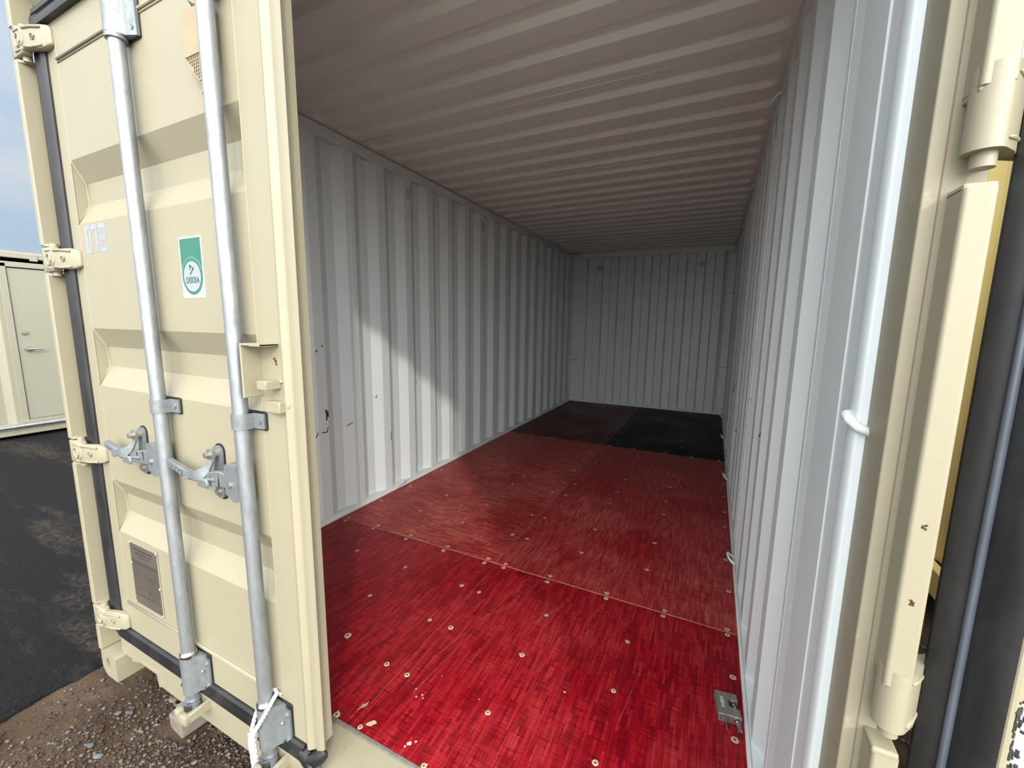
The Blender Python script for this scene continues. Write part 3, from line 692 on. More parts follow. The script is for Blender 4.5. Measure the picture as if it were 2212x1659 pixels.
# hinges
def hinge(parent, zc, k):
    bm = B(); z0, z1 = zc-.045, zc+.045; y = FY+.001
    # leaf over post and door, stepped back onto the door frame
    secs = [(-.097, y+.003, 1.0), (-.094, y, 1.0), (-.018, y, 1.0), (-.010, y-.002, .78), (.062, y+.022, .84), (.092, y+.030, .70), (.100, y+.036, .55)]
    F = [[bm.verts.new((x, yy, zc + s*.043*h)) for s in (-1, 1)] for x, yy, h in secs]
    Bk = [[bm.verts.new((x, min(yy+.03, DY+.001) if x > 0 else yy+.026, zc + s*.043*h)) for s in (-1, 1)] for x, yy, h in secs]
    for i in range(len(secs)-1):
        bm.faces.new((F[i][0], F[i+1][0], F[i+1][1], F[i][1])); bm.faces.new((Bk[i][0], Bk[i][1], Bk[i+1][1], Bk[i+1][0]))
        for e in (0, 1): bm.faces.new((F[i][e], Bk[i][e], Bk[i+1][e], F[i+1][e]))
    for i in (0, -1): bm.faces.new((F[i][0], F[i][1], Bk[i][1], Bk[i][0]))
    bmesh.ops.recalc_face_normals(bm, faces=bm.faces)
    bmesh.ops.bevel(bm, geom=[e for e in bm.edges if e.calc_face_angle(0) > .6], offset=.004, segments=2, affect='EDGES', profile=.5)
    h = obj('hinge', bm, CREAM, parent, True)
    bm = B()
    tube(bm, [(-.036+.017*math.cos(a), y-.001, zc+.020*math.sin(a)) for a in [2*PI*i/18 for i in range(18)]], .0042, 6, closed=True)
    tube(bm, [(-.014+.013*math.cos(a), y-.001+.003*math.cos(a), zc-.002+.021*math.sin(a)) for a in [-1.3+2.6*i/10 for i in range(11)]], .0035, 6)
    tube(bm, [(-.060, y-.001, zc+.030), (-.024, y-.001, zc+.031)], .003, 6); tube(bm, [(-.060, y-.001, zc-.031), (-.020, y-.001, zc-.032)], .003, 6)
    tube(bm, [(.0, y+.001, zc+.028), (.030, y+.010, zc+.030), (.070, y+.022, zc+.026)], .004, 6); tube(bm, [(.0, y+.001, zc-.028), (.030, y+.010, zc-.031), (.070, y+.022, zc-.028)], .004, 6)
    tube(bm, [(.036+.008*math.cos(a), y+.011+.0025*math.cos(a), zc+.009*math.sin(a)) for a in [2*PI*i/12 for i in range(12)]], .0018, 5, closed=True)
    tube(bm, [(.030, y+.009, zc), (.042, y+.013, zc)], .0015, 5)
    obj('raised_emblem', bm, CREAM, h, 2)
    bm = B(); cyl(bm, (-.045, FY+.022, z0-.012), (-.045, FY+.022, z1+.012), .012, n=14); obj('hinge_pin', bm, CREAM, h, True)
for k, z in enumerate(HZ): hinge(D1, z, k)
# locking bars
def lockbar(xb, xt, xlug, zoff):
    yb = -.142
    bm = B(); cyl(bm, (xb, yb, .13), (xt, yb, 2.20), .0195, n=28); rod = obj('locking_bar', bm, GALV, D1, True)
    xa = lambda z: xb + (xt-xb)*(z-.13)/2.07
    # mid guide strap with flange, bolt and rubber backing
    z = 1.013; x = xa(z)
    bm = B(); pts = [(x + .0235*math.cos(math.radians(a)), yb + .0235*math.sin(math.radians(a))) for a in range(180, 366, 15)]
    inn = [(x + .0205*math.cos(math.radians(a)), yb + .0205*math.sin(math.radians(a))) for a in range(360, 174, -15)]
    prism(bm, pts + [(x+.024, DY-.014), (x+.062, DY-.010), (x+.062, DY-.006), (x+.020, DY-.010)] + inn + [(x-.0205, DY), (x-.0235, DY)], 'z', z-.021, z+.021)
    g = obj('bar_guide', bm, CAST, rod, True)
    bm = B(); box(bm, x-.03, x+.066, DY-.006, DY-.001, z-.026, z+.026, .004); obj('guide_backing', bm, RUBBER, rod)
    bm = B(); hexbolt(bm, (x+.044, DY-.009, z), (0, -1, 0), .010, .006, False); cyl(bm, (x-.0215, yb-.006, z), (x-.026, yb-.009, z), .004, n=8, mi=1); obj('bolt', bm, [CAST, DARK], rod)
    # handle lug welded to the bar
    z = .848; x = xa(z)
    bm = B(); prism(bm, [(x-.060, z+.034), (x-.050, z+.042), (x-.012, z+.040), (x-.012, z-.062), (x-.030, z-.062), (x-.058, z-.046)], 'y', yb-.024, yb-.016)
    prism(bm, [(x-.060, z+.034), (x-.050, z+.042), (x-.012, z+.040), (x-.012, z+.030), (x-.056, z+.026)], 'y', yb-.0158, yb+.0078)
    prism(bm, [(x-.060, z+.034), (x-.050, z+.042), (x-.012, z+.040), (x-.012, z-.062), (x-.030, z-.062), (x-.058, z-.046)], 'y', yb+.008, yb+.014)
    obj('handle_lug', bm, GALV, rod, True)
    bm = B(); cyl(bm, (x-.036, yb-.030, z-.016), (x-.036, yb+.016, z-.016), .008, n=16); obj('handle_pin', bm, STEEL, rod, True)
    # handle: flat cast lever, hooked end
    zc = z-.018
    cp = [(x-.030, zc-.004, .022), (x-.075, zc+.002, .020), (x-.110, zc+.001, .024), (x-.150, zc-.004, .021), (x-.205, zc-.012, .013), (x-.262, zc-.015, .0135), (x-.300, zc-.010, .0135), (x-.385, zc+.008, .0125)]
    bm = B(); yh0, yh1 = yb-.013, yb+.004
    F = [[bm.verts.new((a, yh0, c + s*h)) for s in (-1, 1)] for a, c, h in cp]; Q = [[bm.verts.new((a, yh1, c + s*h)) for s in (-1, 1)] for a, c, h in cp]
    for i in range(len(cp)-1):
        bm.faces.new((F[i][0], F[i+1][0], F[i+1][1], F[i][1])); bm.faces.new((Q[i][0], Q[i][1], Q[i+1][1], Q[i+1][0]))
        for e in (0, 1): bm.faces.new((F[i][e], Q[i][e], Q[i+1][e], F[i+1][e]))
    for i in (0, -1): bm.faces.new((F[i][0], F[i][1], Q[i][1], Q[i][0]))
    bmesh.ops.bevel(bm, geom=list(bm.edges), offset=.0025, segments=1, affect='EDGES')
    tube(bm, [(x-.12, yh0-.001, zc-.001), (x-.19, yh0-.001, zc-.010), (x-.27, yh0-.001, zc-.015)], [.006, .004, .001], 6)
    hd = obj('bar_handle', bm, CAST, rod, True)
    text('handle_lettering', 'SET WOTZ', .019, GALV, rod, face_y(x-.338, yh0-.0003, zc-.002) @ Matrix.Rotation(-.19, 4, 'Z'), .0007, 0, .85)
    # handle retainer bolted to the door, with swinging catch
    xr = xlug; zr = z-.012
    bm = B()
    o = [(xr+.020*math.cos(math.radians(a)), zr+.058+.020*math.sin(math.radians(a))) for a in range(0, 181, 20)] + [(xr-.020+.020-.020*math.cos(math.radians(a)), zr-.068-.018*math.sin(math.radians(a))) for a in range(0, 181, 20)]
    prism(bm, o, 'y', DY-.012, DY-.003); ret = obj('handle_retainer', bm, CAST, D1, True)
    bm = B(); prism(bm, [(xr+(a-xr)*1.16, zr+(b-zr)*1.06) for a, b in o], 'y', DY-.004, DY-.0005); obj('retainer_backing', bm, RUBBER, ret)
    bm = B(); prism(bm, [(xr-.034, zr-.040), (xr+.018, zr-.034), (xr+.018, zr-.018), (xr-.034, zr-.018)], 'y', yb-.018, DY-.01)
    box(bm, xr-.036, xr+.016, yb-.022, yb-.015, zr-.040, zr-.012, .003); obj('retainer_hook', bm, CAST, ret, True)
    bm = B(); hexbolt(bm, (xr, DY-.012, zr-.064), (0, -1, 0), .010, .007)
    cyl(bm, (xr, DY-.012, zr+.056), (xr, DY-.024, zr+.056), .014, n=16); hexbolt(bm, (xr, DY-.030, zr+.056), (0, -1, 0), .0095, .012); obj('bolt', bm, STEEL, ret, True)
    bm = B()
    catch = [(xr, DY-.027, zr+.070, .015), (xr, DY-.027, zr+.050, .016), (xr-.001, DY-.029, zr+.034, .012), (xr-.004, DY-.040, zr+.012, .014), (xr-.018, yb-.020, zr-.002, .017), (xr-.045, yb-.023, zr-.008, .012), (xr-.066, yb-.022, zr-.010, .008), (xr-.082, yb-.025, zr-.012, .014), (xr-.092, yb-.026, zr-.014, .011)]
    S = []
    for i, (a, b_, c, w) in enumerate(catch):
        p = Vector((a, b_, c)); q0 = Vector(catch[max(0, i-1)][:3]); q1 = Vector(catch[min(len(catch)-1, i+1)][:3]); t = (q1-q0).normalized()
        u = Vector((0, -1, 0)); v = t.cross(u).normalized(); u = v.cross(t).normalized()*.003
        S.append([bm.verts.new(p + v*w*sv + u*su) for sv, su in ((-1, -1), (1, -1), (1, 1), (-1, 1))])
    for a, b_ in zip(S, S[1:]):
        for i in range(4): bm.faces.new((a[i], a[(i+1) % 4], b_[(i+1) % 4], b_[i]))
    bm.faces.new(S[0][::-1]); bm.faces.new(S[-1]); obj('retainer_catch', bm, CAST, ret, True)
    # cam bracket near the foot
    x = xa(.1)
    bm = B()
    A = [(x-.024, DY-.004), (x-.026, yb)] + [(x + .026*math.cos(math.radians(a)), yb + .026*math.sin(math.radians(a))) for a in range(195, 320, 15)] + [(x+.030, DY-.022), (x+.052, DY-.012), (x+.072, DY-.010), (x+.072, DY-.004)]
    prism(bm, A, 'z', .022, .128); prism(bm, [(a if a < x+.03 else x+.03+(a-x-.03)*.3, b) for a, b in A], 'z', .006, .022); prism(bm, [(a if a < x+.03 else x+.03+(a-x-.03)*.55, b) for a, b in A], 'z', .128, .142)
    br = obj('cam_bracket', bm, CAST, rod, True)
    bm = B(); box(bm, x-.03, x+.077, DY-.0045, DY-.0008, .002, .148, .003); obj('bracket_backing', bm, RUBBER, rod)
    bm = B()
    for zz in (.034, .116): hexbolt(bm, (x+.060, DY-.010, zz), (0, -1, 0), .008, .006, False)
    cyl(bm, (x+.048, DY-.013, .085), (x+.042, DY-.019, .085), .007, .003, 8)
    for zz in (.040, .105): cyl(bm, (x-.012, yb-.0225, zz), (x-.0135, yb-.0255, zz), .005, n=10, mi=1)
    obj('bolt', bm, [GALV, DARK], rod)
    bm = B(); cyl(bm, (x, yb, .140), (x, yb, .152), .0255, n=24); cyl(bm, (x, yb, .152), (x, yb, .160), .0255, .0215, n=24); obj('bar_collar', bm, CHROME, rod, True)
    # cam end engaging the keeper
    bm = B(); cyl(bm, (x, yb, .012), (x, yb, -.022), .0205, .019, n=22); cyl(bm, (x, yb, -.022), (x, yb, -.030), .024, .022, n=22)
    prism(bm, [(x-.030, yb-.040), (x-.012, yb-.048), (x+.004, yb-.030), (x+.020, yb-.008), (x+.020, yb+.012), (x-.004, yb+.016), (x-.020, yb-.008)], 'z', -.056, -.030)
    prism(bm, [(x+.008, yb-.006), (x+.034, yb-.022), (x+.044, yb-.012), (x+.022, yb+.010)], 'z', -.078, -.036)
    bmesh.ops.bevel(bm, geom=[e for e in bm.edges if e.calc_length() < .04 and max(v.co.z for v in e.verts) < -.029], offset=.003, segments=2, affect='EDGES')
    obj('locking_cam', bm, GALV, rod, True)
    # upper guide
    z = 2.062; x = xa(z)
    bm = B(); cyl(bm, (x, yb, z-.012), (x, yb, z), .0255, n=22); prism(bm, [(x-.026, DY-.002), (x-.026, yb)] + [(x + .026*math.cos(math.radians(a)), yb + .026*math.sin(math.radians(a))) for a in range(195, 320, 15)] + [(x+.030, DY-.022), (x+.060, DY-.010), (x+.060, DY-.004)], 'z', z, z+.11)
    hexbolt(bm, (x+.046, DY-.010, z+.02), (0, -1, 0), .009, .006, False); obj('bar_guide', bm, CAST, rod, True)
    bm = B(); box(bm, x-.03, x+.066, DY-.006, DY-.001, z-.004, z+.115, .004); obj('guide_backing', bm, RUBBER, rod)
    return rod
R1 = lockbar(.593, .570, .388, 0)
R2 = lockbar(1.008, .992, .832, 0)
# lock box half and stop bars on the free edge
bm = B()
box(bm, 1.050, 1.056, DY-.052, DY+.002, 1.083, 1.222, .0015); box(bm, 1.050, 1.132, DY-.052, DY+.002, 1.219, 1.225, .0015); box(bm, 1.094, 1.132, DY-.054, DY-.002, 1.2185, 1.2255, .001)
LBX = dpart('lock_box', bm, CREAM, smooth=False)
bm = B(); box(bm, 1.094, 1.131, DY-.042, DY+.003, 1.108, 1.131, .0015); bmesh.ops.create_icosphere(bm, subdivisions=2, radius=.008, matrix=Matrix.Translation((1.132, DY-.002, 1.127)) @ Matrix.Diagonal((1.2, .5, .8, 1))); obj('stop_bar', bm, CREAM, D1, True)
bm = B(); box(bm, 1.092, 1.150, DY-.022, DY+.003, 1.046, 1.076, .0015); bmesh.ops.create_icosphere(bm, subdivisions=2, radius=.012, matrix=Matrix.Translation((1.150, DY, 1.064)) @ Matrix.Diagonal((.9, .5, 1.2, 1))); obj('stop_bar', bm, CREAM, D1, True)
bm = B()
for i, (x, z, r) in enumerate(((1.112, 1.186, .003), (1.115, 1.179, .0045), (1.117, 1.171, .0035), (1.106, 1.184, .002))): cyl(bm, (x, DY-.0008, z), (x, DY+.001, z), r, n=7)
dpart('rust_spot', bm, RUST)
# data plate, rivets, print
bm = B(); box(bm, .178, .381, DY-.0030, DY-.0004, .183, .446, .001); pl = dpart('plate_frame', bm, CREAM)
bm = B(); box(bm, .1835, .376, DY-.0042, DY-.0025, .190, .439, .0005); obj('data_plate', bm, PLATE, D1, label='brown data plate with rows of small print')
bm = B()
for x, z in ((.184, .438), (.376, .438), (.184, .355), (.376, .300), (.184, .192), (.376, .190)): bmesh.ops.create_icosphere(bm, subdivisions=2, radius=.0055, matrix=Matrix.Translation((x, DY-.004, z)) @ Matrix.Diagonal((1, .6, 1, 1)))
obj('plate_rivet', bm, CREAM, pl, True)
bm = B(); rnd = random.Random(5)
def prow(x0, x1, z, h):
    x = x0
    while x < x1:
        w = rnd.uniform(.006, .026)*(h/.004)**.5; box(bm, x, min(x+w, x1), DY-.0046, DY-.0041, z-h/2, z+h/2); x += w + rnd.uniform(.002, .006)
prow(.210, .345, .420, .007); prow(.222, .335, .406, .006); prow(.235, .315, .394, .004)
for z in (.372, .364): prow(.190, .370, z, .005)
for i in range(12): prow(.190 if i % 3 else .190, .262, .350-i*.011, .0028); prow(.285, .370, .350-i*.0105, .003)
for z in (.358, .318, .262, .230): box(bm, .188, .371, DY-.0046, DY-.0041, z-.0006, z+.0006)
box(bm, .274, .2752, DY-.0046, DY-.0041, .262, .358)
obj('plate_print', bm, PLATED, pl)
# inspection sticker
YS = DY-.0008
bm = B(); box(bm, .718, .830, YS, DY-.0001, 1.345, 1.5155); stk = dpart('sticker', bm, WHITE, label='white and green inspection sticker with a silver disc')
def disc(cx, cz, rx, rz, y, n=48, zmax=None, a0=0, a1=2*PI, rin=None):
    b = B()
    if rin is None:
        o = [(cx+rx*math.cos(a0+(a1-a0)*i/n), cz+rz*math.sin(a0+(a1-a0)*i/n)) for i in range(n)]; prism(b, o, 'y', y, y+.0004)
    else:
        for i in range(n):
            q = []
            for t in (i, i+1):
                a = a0+(a1-a0)*t/n; q.append((cx+rx*math.cos(a), cz+rz*math.sin(a))); q.append((cx+rin*rx*math.cos(a), cz+rin*rz*math.sin(a)))
            prism(b, [q[0], q[2], q[3], q[1]], 'y', y, y+.0004)
    return b
cx, cz, rr_ = .774, 1.405, .0515
g = [(.7225, 1.511), (.7225, cz)] + [(cx+rr_*math.cos(math.radians(a)), cz+rr_*math.sin(math.radians(a))) for a in range(180, 361, 8)] + [(.8255, cz), (.8255, 1.511)]
bm = B(); prism(bm, g, 'y', YS-.0004, YS); obj('green_field', bm, GREEN, stk)
obj('green_ring', disc(cx, cz+.003, rr_*.995, rr_*.995, YS-.0007, 40, None, .28, PI-.28, .975), LGREEN, stk)
obj('silver_disc', disc(cx, cz, .0425, .0425, YS-.0009), SILVER, stk)
bm = B()
def stroke(p, q, w):
    d = (Vector(q)-Vector(p)).normalized(); n_ = Vector((-d.y, d.x))*w/2
    prism(bm, [tuple(Vector(p)+n_), tuple(Vector(p)-n_), tuple(Vector(q)-n_), tuple(Vector(q)+n_)], 'y', YS-.0015, YS-.0011)
stroke((.766, 1.437), (.766, 1.424), .0042); stroke((.7645, 1.437), (.783, 1.426), .0046); stroke((.783, 1.427), (.764, 1.411), .0046)
obj('logo_mark', bm, GREEN, stk)
text('sticker_lettering', 'DEKRA', .0245, GREEN, stk, face_y(cx+.001, YS-.0014, 1.394), .0002, .0004, .86)
# stencilled number
bm = B(); YT = DY-.0006
def rect(x0, x1, z0, z1, dx=0): prism(bm, [(x0, z0), (x1, z0), (x1+dx, z1), (x0+dx, z1)], 'y', YT, YT+.0004)
zb_, zt_ = 1.505, 1.599
rect(.139, .157, zb_, zt_); rect(.168, .183, zb_+.016, zt_-.016); rect(.1575, .180, zt_-.016, zt_); rect(.1575, .180, zb_, zb_+.016)
rect(.187, .232, zt_-.018, zt_); rect(.214, .229, zb_, zt_-.0185); rect(.187, .196, zt_-.028, zt_-.0185)
rect(.240, .287, zt_-.018, zt_); rect(.271, .289, zb_+.0565, zt_-.0185); rect(.246, .289, zb_+.037, zb_+.056); rect(.240, .258, zb_+.0185, zb_+.0365); rect(.240, .290, zb_, zb_+.018); rect(.238, .252, zt_-.032, zt_-.0185)
dpart('stencil_number', bm, STENCIL, label='faded grey stencilled characters')
# ---------------------------------------------------------------- right door, swung open past the post
TH2 = math.radians(228)
PIN = Vector((2.386, -.138))
D2 = empty('door_2', (PIN.x, PIN.y, .03), TH2-PI, kind='structure', category='door', label='opened right door seen edge on with a thick black gasket')
# local frame: +x along the door away from the pin, +y its outer face, -y its inner face
def d2(nme, bm, mat, smooth=False, parent=None): return obj(nme, bm, mat, parent or D2, smooth, world=False)
def gp(pts, z0, z1, nme, mat, smooth=True):
    bm = B(); prism(bm, pts, 'z', z0, z1); return d2(nme, bm, mat, smooth)
zl, zh = -.045, 2.26
gp([(.050, -.010), (.036, -.011), (.031, -.015), (.0300, -.026), (.0315, -.034), (.034, -.040), (.050, -.041)], zl, zh, 'gasket_flap', RUBBER)
gp([(.045, -.0405)] + [(.0312 + .0042*math.cos(math.radians(a)), -.0440 + .0038*math.sin(math.radians(a))) for a in range(90, 271, 20)] + [(.045, -.0475)], zl, zh, 'gasket_lip', RUBBERHL)
gp([(.050, -.0475), (.036, -.0478), (.0345, -.054), (.0335, -.066), (.0325, -.080), (.036, -.0865), (.050, -.088)], zl, zh, 'gasket_band', RUBBER)
gp([(.0365, -.070), (.0365, -.0885), (.0395, -.0915), (.054, -.0915), (.056, -.088), (.056, -.070)], zl+.01, zh, 'retaining_strip', CREAMD, False)
bm = B(); box(bm, .040, 1.20, -.080, -.028, .0, 2.26, .002); d2('door_leaf', bm, CREAM)
bm = B(); box(bm, .0555, 1.18, -.0895, -.079, .03, 2.24, .001); d2('door_lining', bm, WHITEIN)
def scuffs():
    bm = B(); rnd = random.Random(11)
    for cx_, cz_, n_, s_ in ((.049, .80, 22, .018), (.047, .70, 40, .026), (.052, .74, 18, .02), (.064, .86, 12, .03), (.075, .72, 14, .05)):
        for i in range(n_):
            x = cx_ + rnd.gauss(0, .0045); z = cz_ + rnd.gauss(0, s_); a, b_ = rnd.uniform(.0008, .003), rnd.uniform(.001, .007)
            pts = [(x + a*rnd.uniform(.5, 1.2)*math.cos(k), z + b_*rnd.uniform(.5, 1.2)*math.sin(k)) for k in (0, 1, 2, 3, 4, 5)]
            if x > .041: prism(bm, pts, 'y', -.0928, -.0890)
    d2('scuff_mark', bm, SCUFF)
scuffs()
def hinge_open(zc):
    z0, z1 = zc-.043, zc+.043
    bm = B()
    pts = [(-.003 + .0180*math.cos(math.radians(a)), .0 + .0180*math.sin(math.radians(a))) for a in range(80, 271, 10)]
    pts = pts + [(.020, -.0165), (.034, -.013), (.12, -.030), (.12, -.024), (.040, .004), (.014, .016)]
    prism(bm, pts, 'z', z0, z1); h = d2('hinge', bm, CREAM, True)
    bm = B()
    tube(bm, [(-.002, -.0185, z1-.012), (.012, -.0168, z1-.014), (.034, -.0120, z1-.016), (.10, -.024, z1-.018)], [.0015, .0028, .0032, .0032], 8); tube(bm, [(-.002, -.0185, z0+.010), (.012, -.0168, z0+.012), (.034, -.0120, z0+.014), (.10, -.024, z0+.016)], [.0015, .0028, .0032, .0032], 8)
    d2('hinge_rib', bm, CREAM, 2, h)
    bm = B(); cyl(bm, (0, 0, z0-.016), (0, 0, z1+.016), .011, n=16); d2('hinge_pin', bm, CREAM, True, h)
for z in HZ: hinge_open(z)
# rust runs on the flange face of the right post
for z, r, L in ((1.045, .004, .03), (.944, .006, .05)):
    bm = B(); rnd = random.Random(int(z*100))
    for i in range(5): cyl(bm, (2.3815+rnd.uniform(-.003, .003), FY-.0006, z+rnd.uniform(-.004, .004)), (2.3815, FY+.002, z), r*rnd.uniform(.15, .4), n=7)
    obj('rust_spot', bm, RUST, PR)
# ---------------------------------------------------------------- loose things
# white rope looped round the foot of the right locking bar
def rope():
    r = bpy.data.objects.new('rope', None); r.location = (1.0, -.17, .1); r['label'] = 'white twisted rope looped round the second locking bar and hanging down'; r['category'] = 'rope'; link(r)
    def strand(path, rad, tw, nme):
        pts = [Vector(p) for p in path]; sm = []
        for i in range(len(pts)-1):
            p0, p1, p2, p3 = pts[max(0, i-1)], pts[i], pts[i+1], pts[min(len(pts)-1, i+2)]
            for k in range(14):
                t = k/14; sm.append(.5*((2*p1) + (p2-p0)*t + (2*p0-5*p1+4*p2-p3)*t*t + (3*p1-p0-3*p2+p3)*t**3))
        sm.append(pts[-1]); bm = B()
        for s in range(3):
            q = []; L = 0
            for i, p in enumerate(sm):
                if i: L += (p-sm[i-1]).length
                t = (sm[min(i+1, len(sm)-1)]-sm[max(0, i-1)]).normalized(); u = t.cross(Vector((.3, 1, .2))).normalized(); v = u.cross(t)
                a = L*tw + s*2*PI/3; q.append(p + (u*math.cos(a)+v*math.sin(a))*rad*.55)
            tube(bm, q, rad*.62, 7)
        obj(nme, bm, ROPE, r, 2)
    x, y = 1.008, -.142
    strand([(x+.020, y+.024, .172), (x+.029, y+.004, .168), (x+.028, y-.018, .145), (x+.012, y-.034, .108), (x-.006, y-.036, .080), (x-.014, y-.036, .068)], .0055, 190, 'rope_loop')
    strand([(x+.012, y+.027, .172), (x-.016, y+.022, .158), (x-.031, y+.002, .128), (x-.034, y-.014, .100), (x-.026, y-.030, .078), (x-.018, y-.036, .066)], .0055, 190, 'rope_loop')
    strand([(x-.016, y-.038, .076), (x-.014, y-.040, .04), (x-.008, y-.041, .0), (x-.008, y-.040, -.03), (x+.002, y-.041, -.062)], .0095, 120, 'rope_tail')
rope()
# tan perforated holder tucked behind the second bar
TH_ = empty('plastic_holder', (.93, DY-.02, 1.87), label='tan plastic holder with a perforated lower half tucked behind the second locking bar', category='holder')
bm = B(); prism(bm, [(.885, 1.932), (.885, 2.028), (.893, 2.034), (.972, 2.034), (.972, 1.932)], 'y', DY-.028, DY-.001); obj('holder_body', bm, TAN, TH_)
bm = B(); prism(bm, [(.887, 1.932), (.905, 1.900), (.935, 1.872), (.955, 1.872), (.972, 1.932)], 'y', DY-.026, DY-.002)
obj('perforated_end', bm, TAN, TH_)
bm = B()
for j in range(7):
    for i in range(12):
        x, z = .894+i*.0085, 1.927-j*.008
        if z > 1.932-(x-.887)*1.25+.002 and z > 1.876 and x < .962: box(bm, x-.0018, x+.0018, DY-.0268, DY-.0255, z-.0026, z+.0026)
obj('slot', bm, TAND, TH_, kind='stuff')
bm = B(); box(bm, .936, .965, DY-.024, DY-.004, 1.842, 1.873, .004, 2); box(bm, .937, .964, DY-.025, DY-.006, 1.839, 1.845, .002, mi=1); obj('holder_tail', bm, [TAN, TAND], TH_)
bm = B(); tube(bm, [(.93, DY-.015, 2.03), (.925, DY-.02, 2.044), (.912, DY-.024, 2.056)], [.006, .005, .001], 8); tube(bm, [(.95, DY-.015, 2.03), (.953, DY-.02, 2.05), (.962, DY-.026, 2.062)], [.006, .004, .001], 8); obj('hook', bm, TAND, TH_, 2)
# steel padlock lying on the red floor
PL = empty('padlock', (2.241, .566, 0), math.radians(8.5), label='brushed steel block padlock with a key in it lying on the red floor', category='padlock')
bm = B(); prism(bm, [(0, 0), (.069, 0), (.069, .033), (.041, .034), (.036, .039), (.036, .065), (.069, .065), (.069, .093), (0, .093)], 'z', .0008, .030)
bmesh.ops.bevel(bm, geom=[e for e in bm.edges], offset=.0012, segments=1, affect='EDGES'); obj('lock_body', bm, STEEL, PL, world=False)
bm = B(); cyl(bm, (.056, -.044, .016), (.056, .066, .016), .0055, n=18); cyl(bm, (.056, -.044, .016), (.056, -.034, .016), .0066, n=18); cyl(bm, (.056, -.006, .016), (.056, .0, .016), .0066, .0055, 18); obj('bolt_rod', bm, CHROME, PL, True, world=False)
bm = B(); cyl(bm, (.056, -.0006, .016), (.056, .002, .016), .0078, n=18); obj('rod_hole', bm, DARK, PL, world=False); bm = B(); cyl(bm, (.056, .0655, .016), (.056, .0642, .016), .0078, n=18); obj('rod_hole', bm, DARK, PL, world=False)
bm = B(); cyl(bm, (.019, -.0002, .015), (.019, .002, .015), .0125, n=24, mi=1); cyl(bm, (.019, -.0012, .015), (.019, .002, .015), .0112, n=24); box(bm, .0182, .0198, -.0016, 0, .005, .025, mi=1); obj('key_cylinder', bm, [STEEL, DARK], PL, world=False)
bm = B(); prism(bm, [(-.002, .010), (-.002, .020), (-.012, .022), (-.024, .025), (-.036, .021), (-.040, .014), (-.036, .006), (-.024, .003), (-.012, .008)], 'x', .0182, .0198); obj('key', bm, CHROME, PL, world=False)
cu = bpy.data.curves.new('engraved_lettering', 'FONT'); cu.body = 'KIBIVI'; cu.size = .0165; cu.extrude = .0002; cu.align_x = 'CENTER'; cu.align_y = 'CENTER'; cu.materials.append(WHITE)
curve_to_mesh('engraved_lettering', cu, Matrix.Translation((.0185, .049, .0302)) @ Matrix.Rotation(-PI/2, 4, 'Z'), PL, False)
# concrete block under the sill
CB = bpy.data.meshes.new('x'); bpy.data.meshes.remove(CB)
bm = B(); box(bm, 0, .10, 0, .30, 0, .064, .006, 2)
for v in bm.verts: v.co += Vector((noise.noise(v.co*25), noise.noise(v.co*25+Vector((9, 0, 0))), noise.noise(v.co*25+Vector((0, 9, 0)))))*.004
o = obj('concrete_block', bm, CONC, None, label='pale concrete block standing on the gravel under the sill', category='block'); o.location = (.325, -.112, GZ-.008); o.rotation_euler = (0, 0, math.radians(-6))
# ---------------------------------------------------------------- neighbouring containers
def far_container(name, x0, x1, y0, y1, z0, h, mat, sides, label, door=None):
    E_ = empty(name, ((x0+x1)/2, (y0+y1)/2, z0), label=label, category='container')
    zt = z0+h
    for xx in (x0, x1-.10):
        for yy in (y0, y1-.10):
            bm = B(); box(bm, xx, xx+.10, yy, yy+.10, z0+.11, zt-.11); obj('corner_post', bm, mat, E_)
            for zz in (z0, zt-.115): 
                bm = B(); box(bm, xx-.004, xx+.12, yy-.01, yy+.15, zz, zz+.115, .01, 2); obj('corner_casting', bm, mat, E_)
    for xx in (x0, x1-.06):
        bm = B(); box(bm, xx, xx+.06, y0+.1, y1-.1, zt-.13, zt-.06, .006); obj('top_rail', bm, mat, E_)
        bm = B(); box(bm, xx, xx+.05, y0+.1, y1-.1, z0+.05, z0+.20, .006); obj('bottom_rail', bm, mat, E_)
    for xx, sg in ((x0+.045, -1), (x1-.045, 1)):
        gaps = [(y0+.1, y1-.1)] if not (door and sg > 0) else [(y0+.1, door[0]), (door[1], y1-.1)]
        for a, b in gaps:
            bm = B(); strip_sheet(bm, side_prof(a, b, door[2] if door else 0), z0+.18, zt-.10, lambda s, d, z: (xx + sg*(d-.036), s, z)); obj('wall_panel', bm, mat, E_)
    for yy, t in ((y0, .012), (y1, -.012)):
        bm = B(); box(bm, x0+.08, x1-.08, min(yy+.02, yy+.02+t) if t > 0 else yy-.032, (yy+.032) if t > 0 else yy-.02, z0+.05, zt-.06); obj('end_panel', bm, mat, E_)
    bm = B(); box(bm, x0+.02, x1-.02, y0+.02, y1-.02, zt-.07, zt-.045); obj('roof_panel', bm, mat, E_)
    bm = B(); box(bm, x0+.03, x1-.03, y0+.05, y1-.05, z0+.09, z0+.12); obj('floor_panel', bm, mat, E_)
    return E_
EX = -5.85
EL = far_container('shipping_container', EX-2.44, EX, -1.9, 4.2, -.285, 2.43, paint('pale_cream_paint', (.225, .214, .16), .45, .03, 2, .1), 1, 'cream storage container with a grey handled side door beyond the asphalt', (1.12, 2.16, 1.02))
PCM = paint('door_cream_paint', (.215, .208, .16), .4, .02, 2, .1)
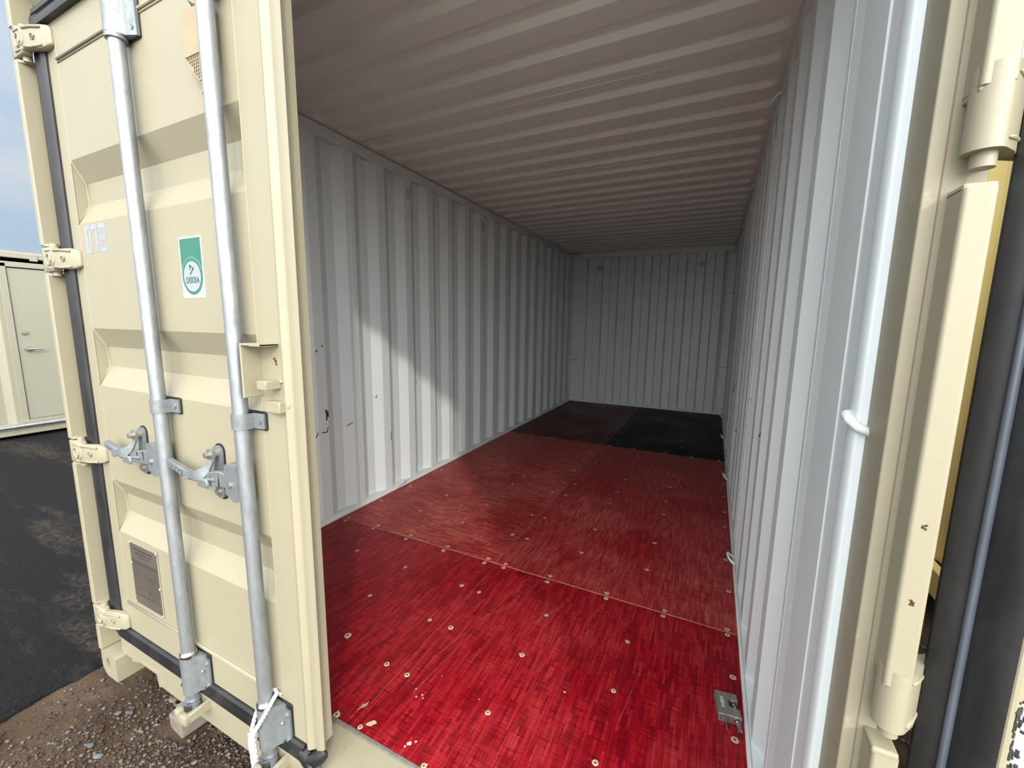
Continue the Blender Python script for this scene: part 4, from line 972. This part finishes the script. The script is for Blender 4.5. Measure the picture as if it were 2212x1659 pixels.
bm = B(); box(bm, EX-.05, EX+.012, 1.12, 1.185, -.075, 1.945, .003); box(bm, EX-.05, EX+.012, 2.10, 2.165, -.075, 1.945, .003); box(bm, EX-.05, EX+.012, 1.12, 2.165, 1.90, 1.965, .003); box(bm, EX-.05, EX+.03, 1.10, 2.165, -.10, -.05, .003)
obj('door_frame', bm, PCM, EL)
bm = B(); box(bm, EX-.05, EX-.036, 1.185, 2.10, -.05, 1.90); obj('door_gap', bm, DARK, EL)
bm = B(); box(bm, EX-.045, EX-.006, 1.193, 2.092, -.035, 1.888, .002); dl = obj('door_leaf', bm, PCM, EL)
bm = B(); box(bm, EX-.02, EX+.002, 1.193, 2.092, -.05, -.03); obj('door_sweep', bm, ALU, EL)
bm = B(); cyl(bm, (EX-.006, 1.265, 1.08), (EX+.012, 1.265, 1.08), .030, .024, 20); cyl(bm, (EX+.012, 1.265, 1.08), (EX+.022, 1.265, 1.08), .014, n=14); obj('deadbolt', bm, STEEL, dl, True)
bm = B(); cyl(bm, (EX-.006, 1.275, .872), (EX+.010, 1.275, .872), .038, .032, 22); cyl(bm, (EX+.01, 1.275, .872), (EX+.05, 1.275, .872), .014, n=12); tube(bm, [(EX+.05, 1.27, .872), (EX+.052, 1.31, .872), (EX+.05, 1.40, .870)], [.013, .011, .009], 10); obj('door_handle', bm, STEEL, dl, True)
bm = B(); cyl(bm, (EX+.028, -1.6, -.115), (EX+.028, 3.9, -.115), .020, n=16); cyl(bm, (EX+.028, 1.02, -.115), (EX+.028, 1.06, -.115), .026, n=16); obj('conduit_pipe', bm, GALV, EL, True)
bm = B(); box(bm, EX-.002, EX+.02, 1.40, 1.47, 1.99, 2.075, .003); obj('vent_cover', bm, PCM, EL)
ER = far_container('shipping_container', 3.30, 5.74, .16, 6.22, -.20, 2.6, CREAMLIT, -1, 'cream container coloured gold by painted bounce light, standing close beyond the right corner post')
for (x, y) in ((3.32, .2), (3.32, 5.9), (5.5, .2), (5.5, 5.9)):
    bm = B(); box(bm, x, x+.2, y, y+.2, GZ-.02, -.201, .006); obj('support_block', bm, CONC, ER)
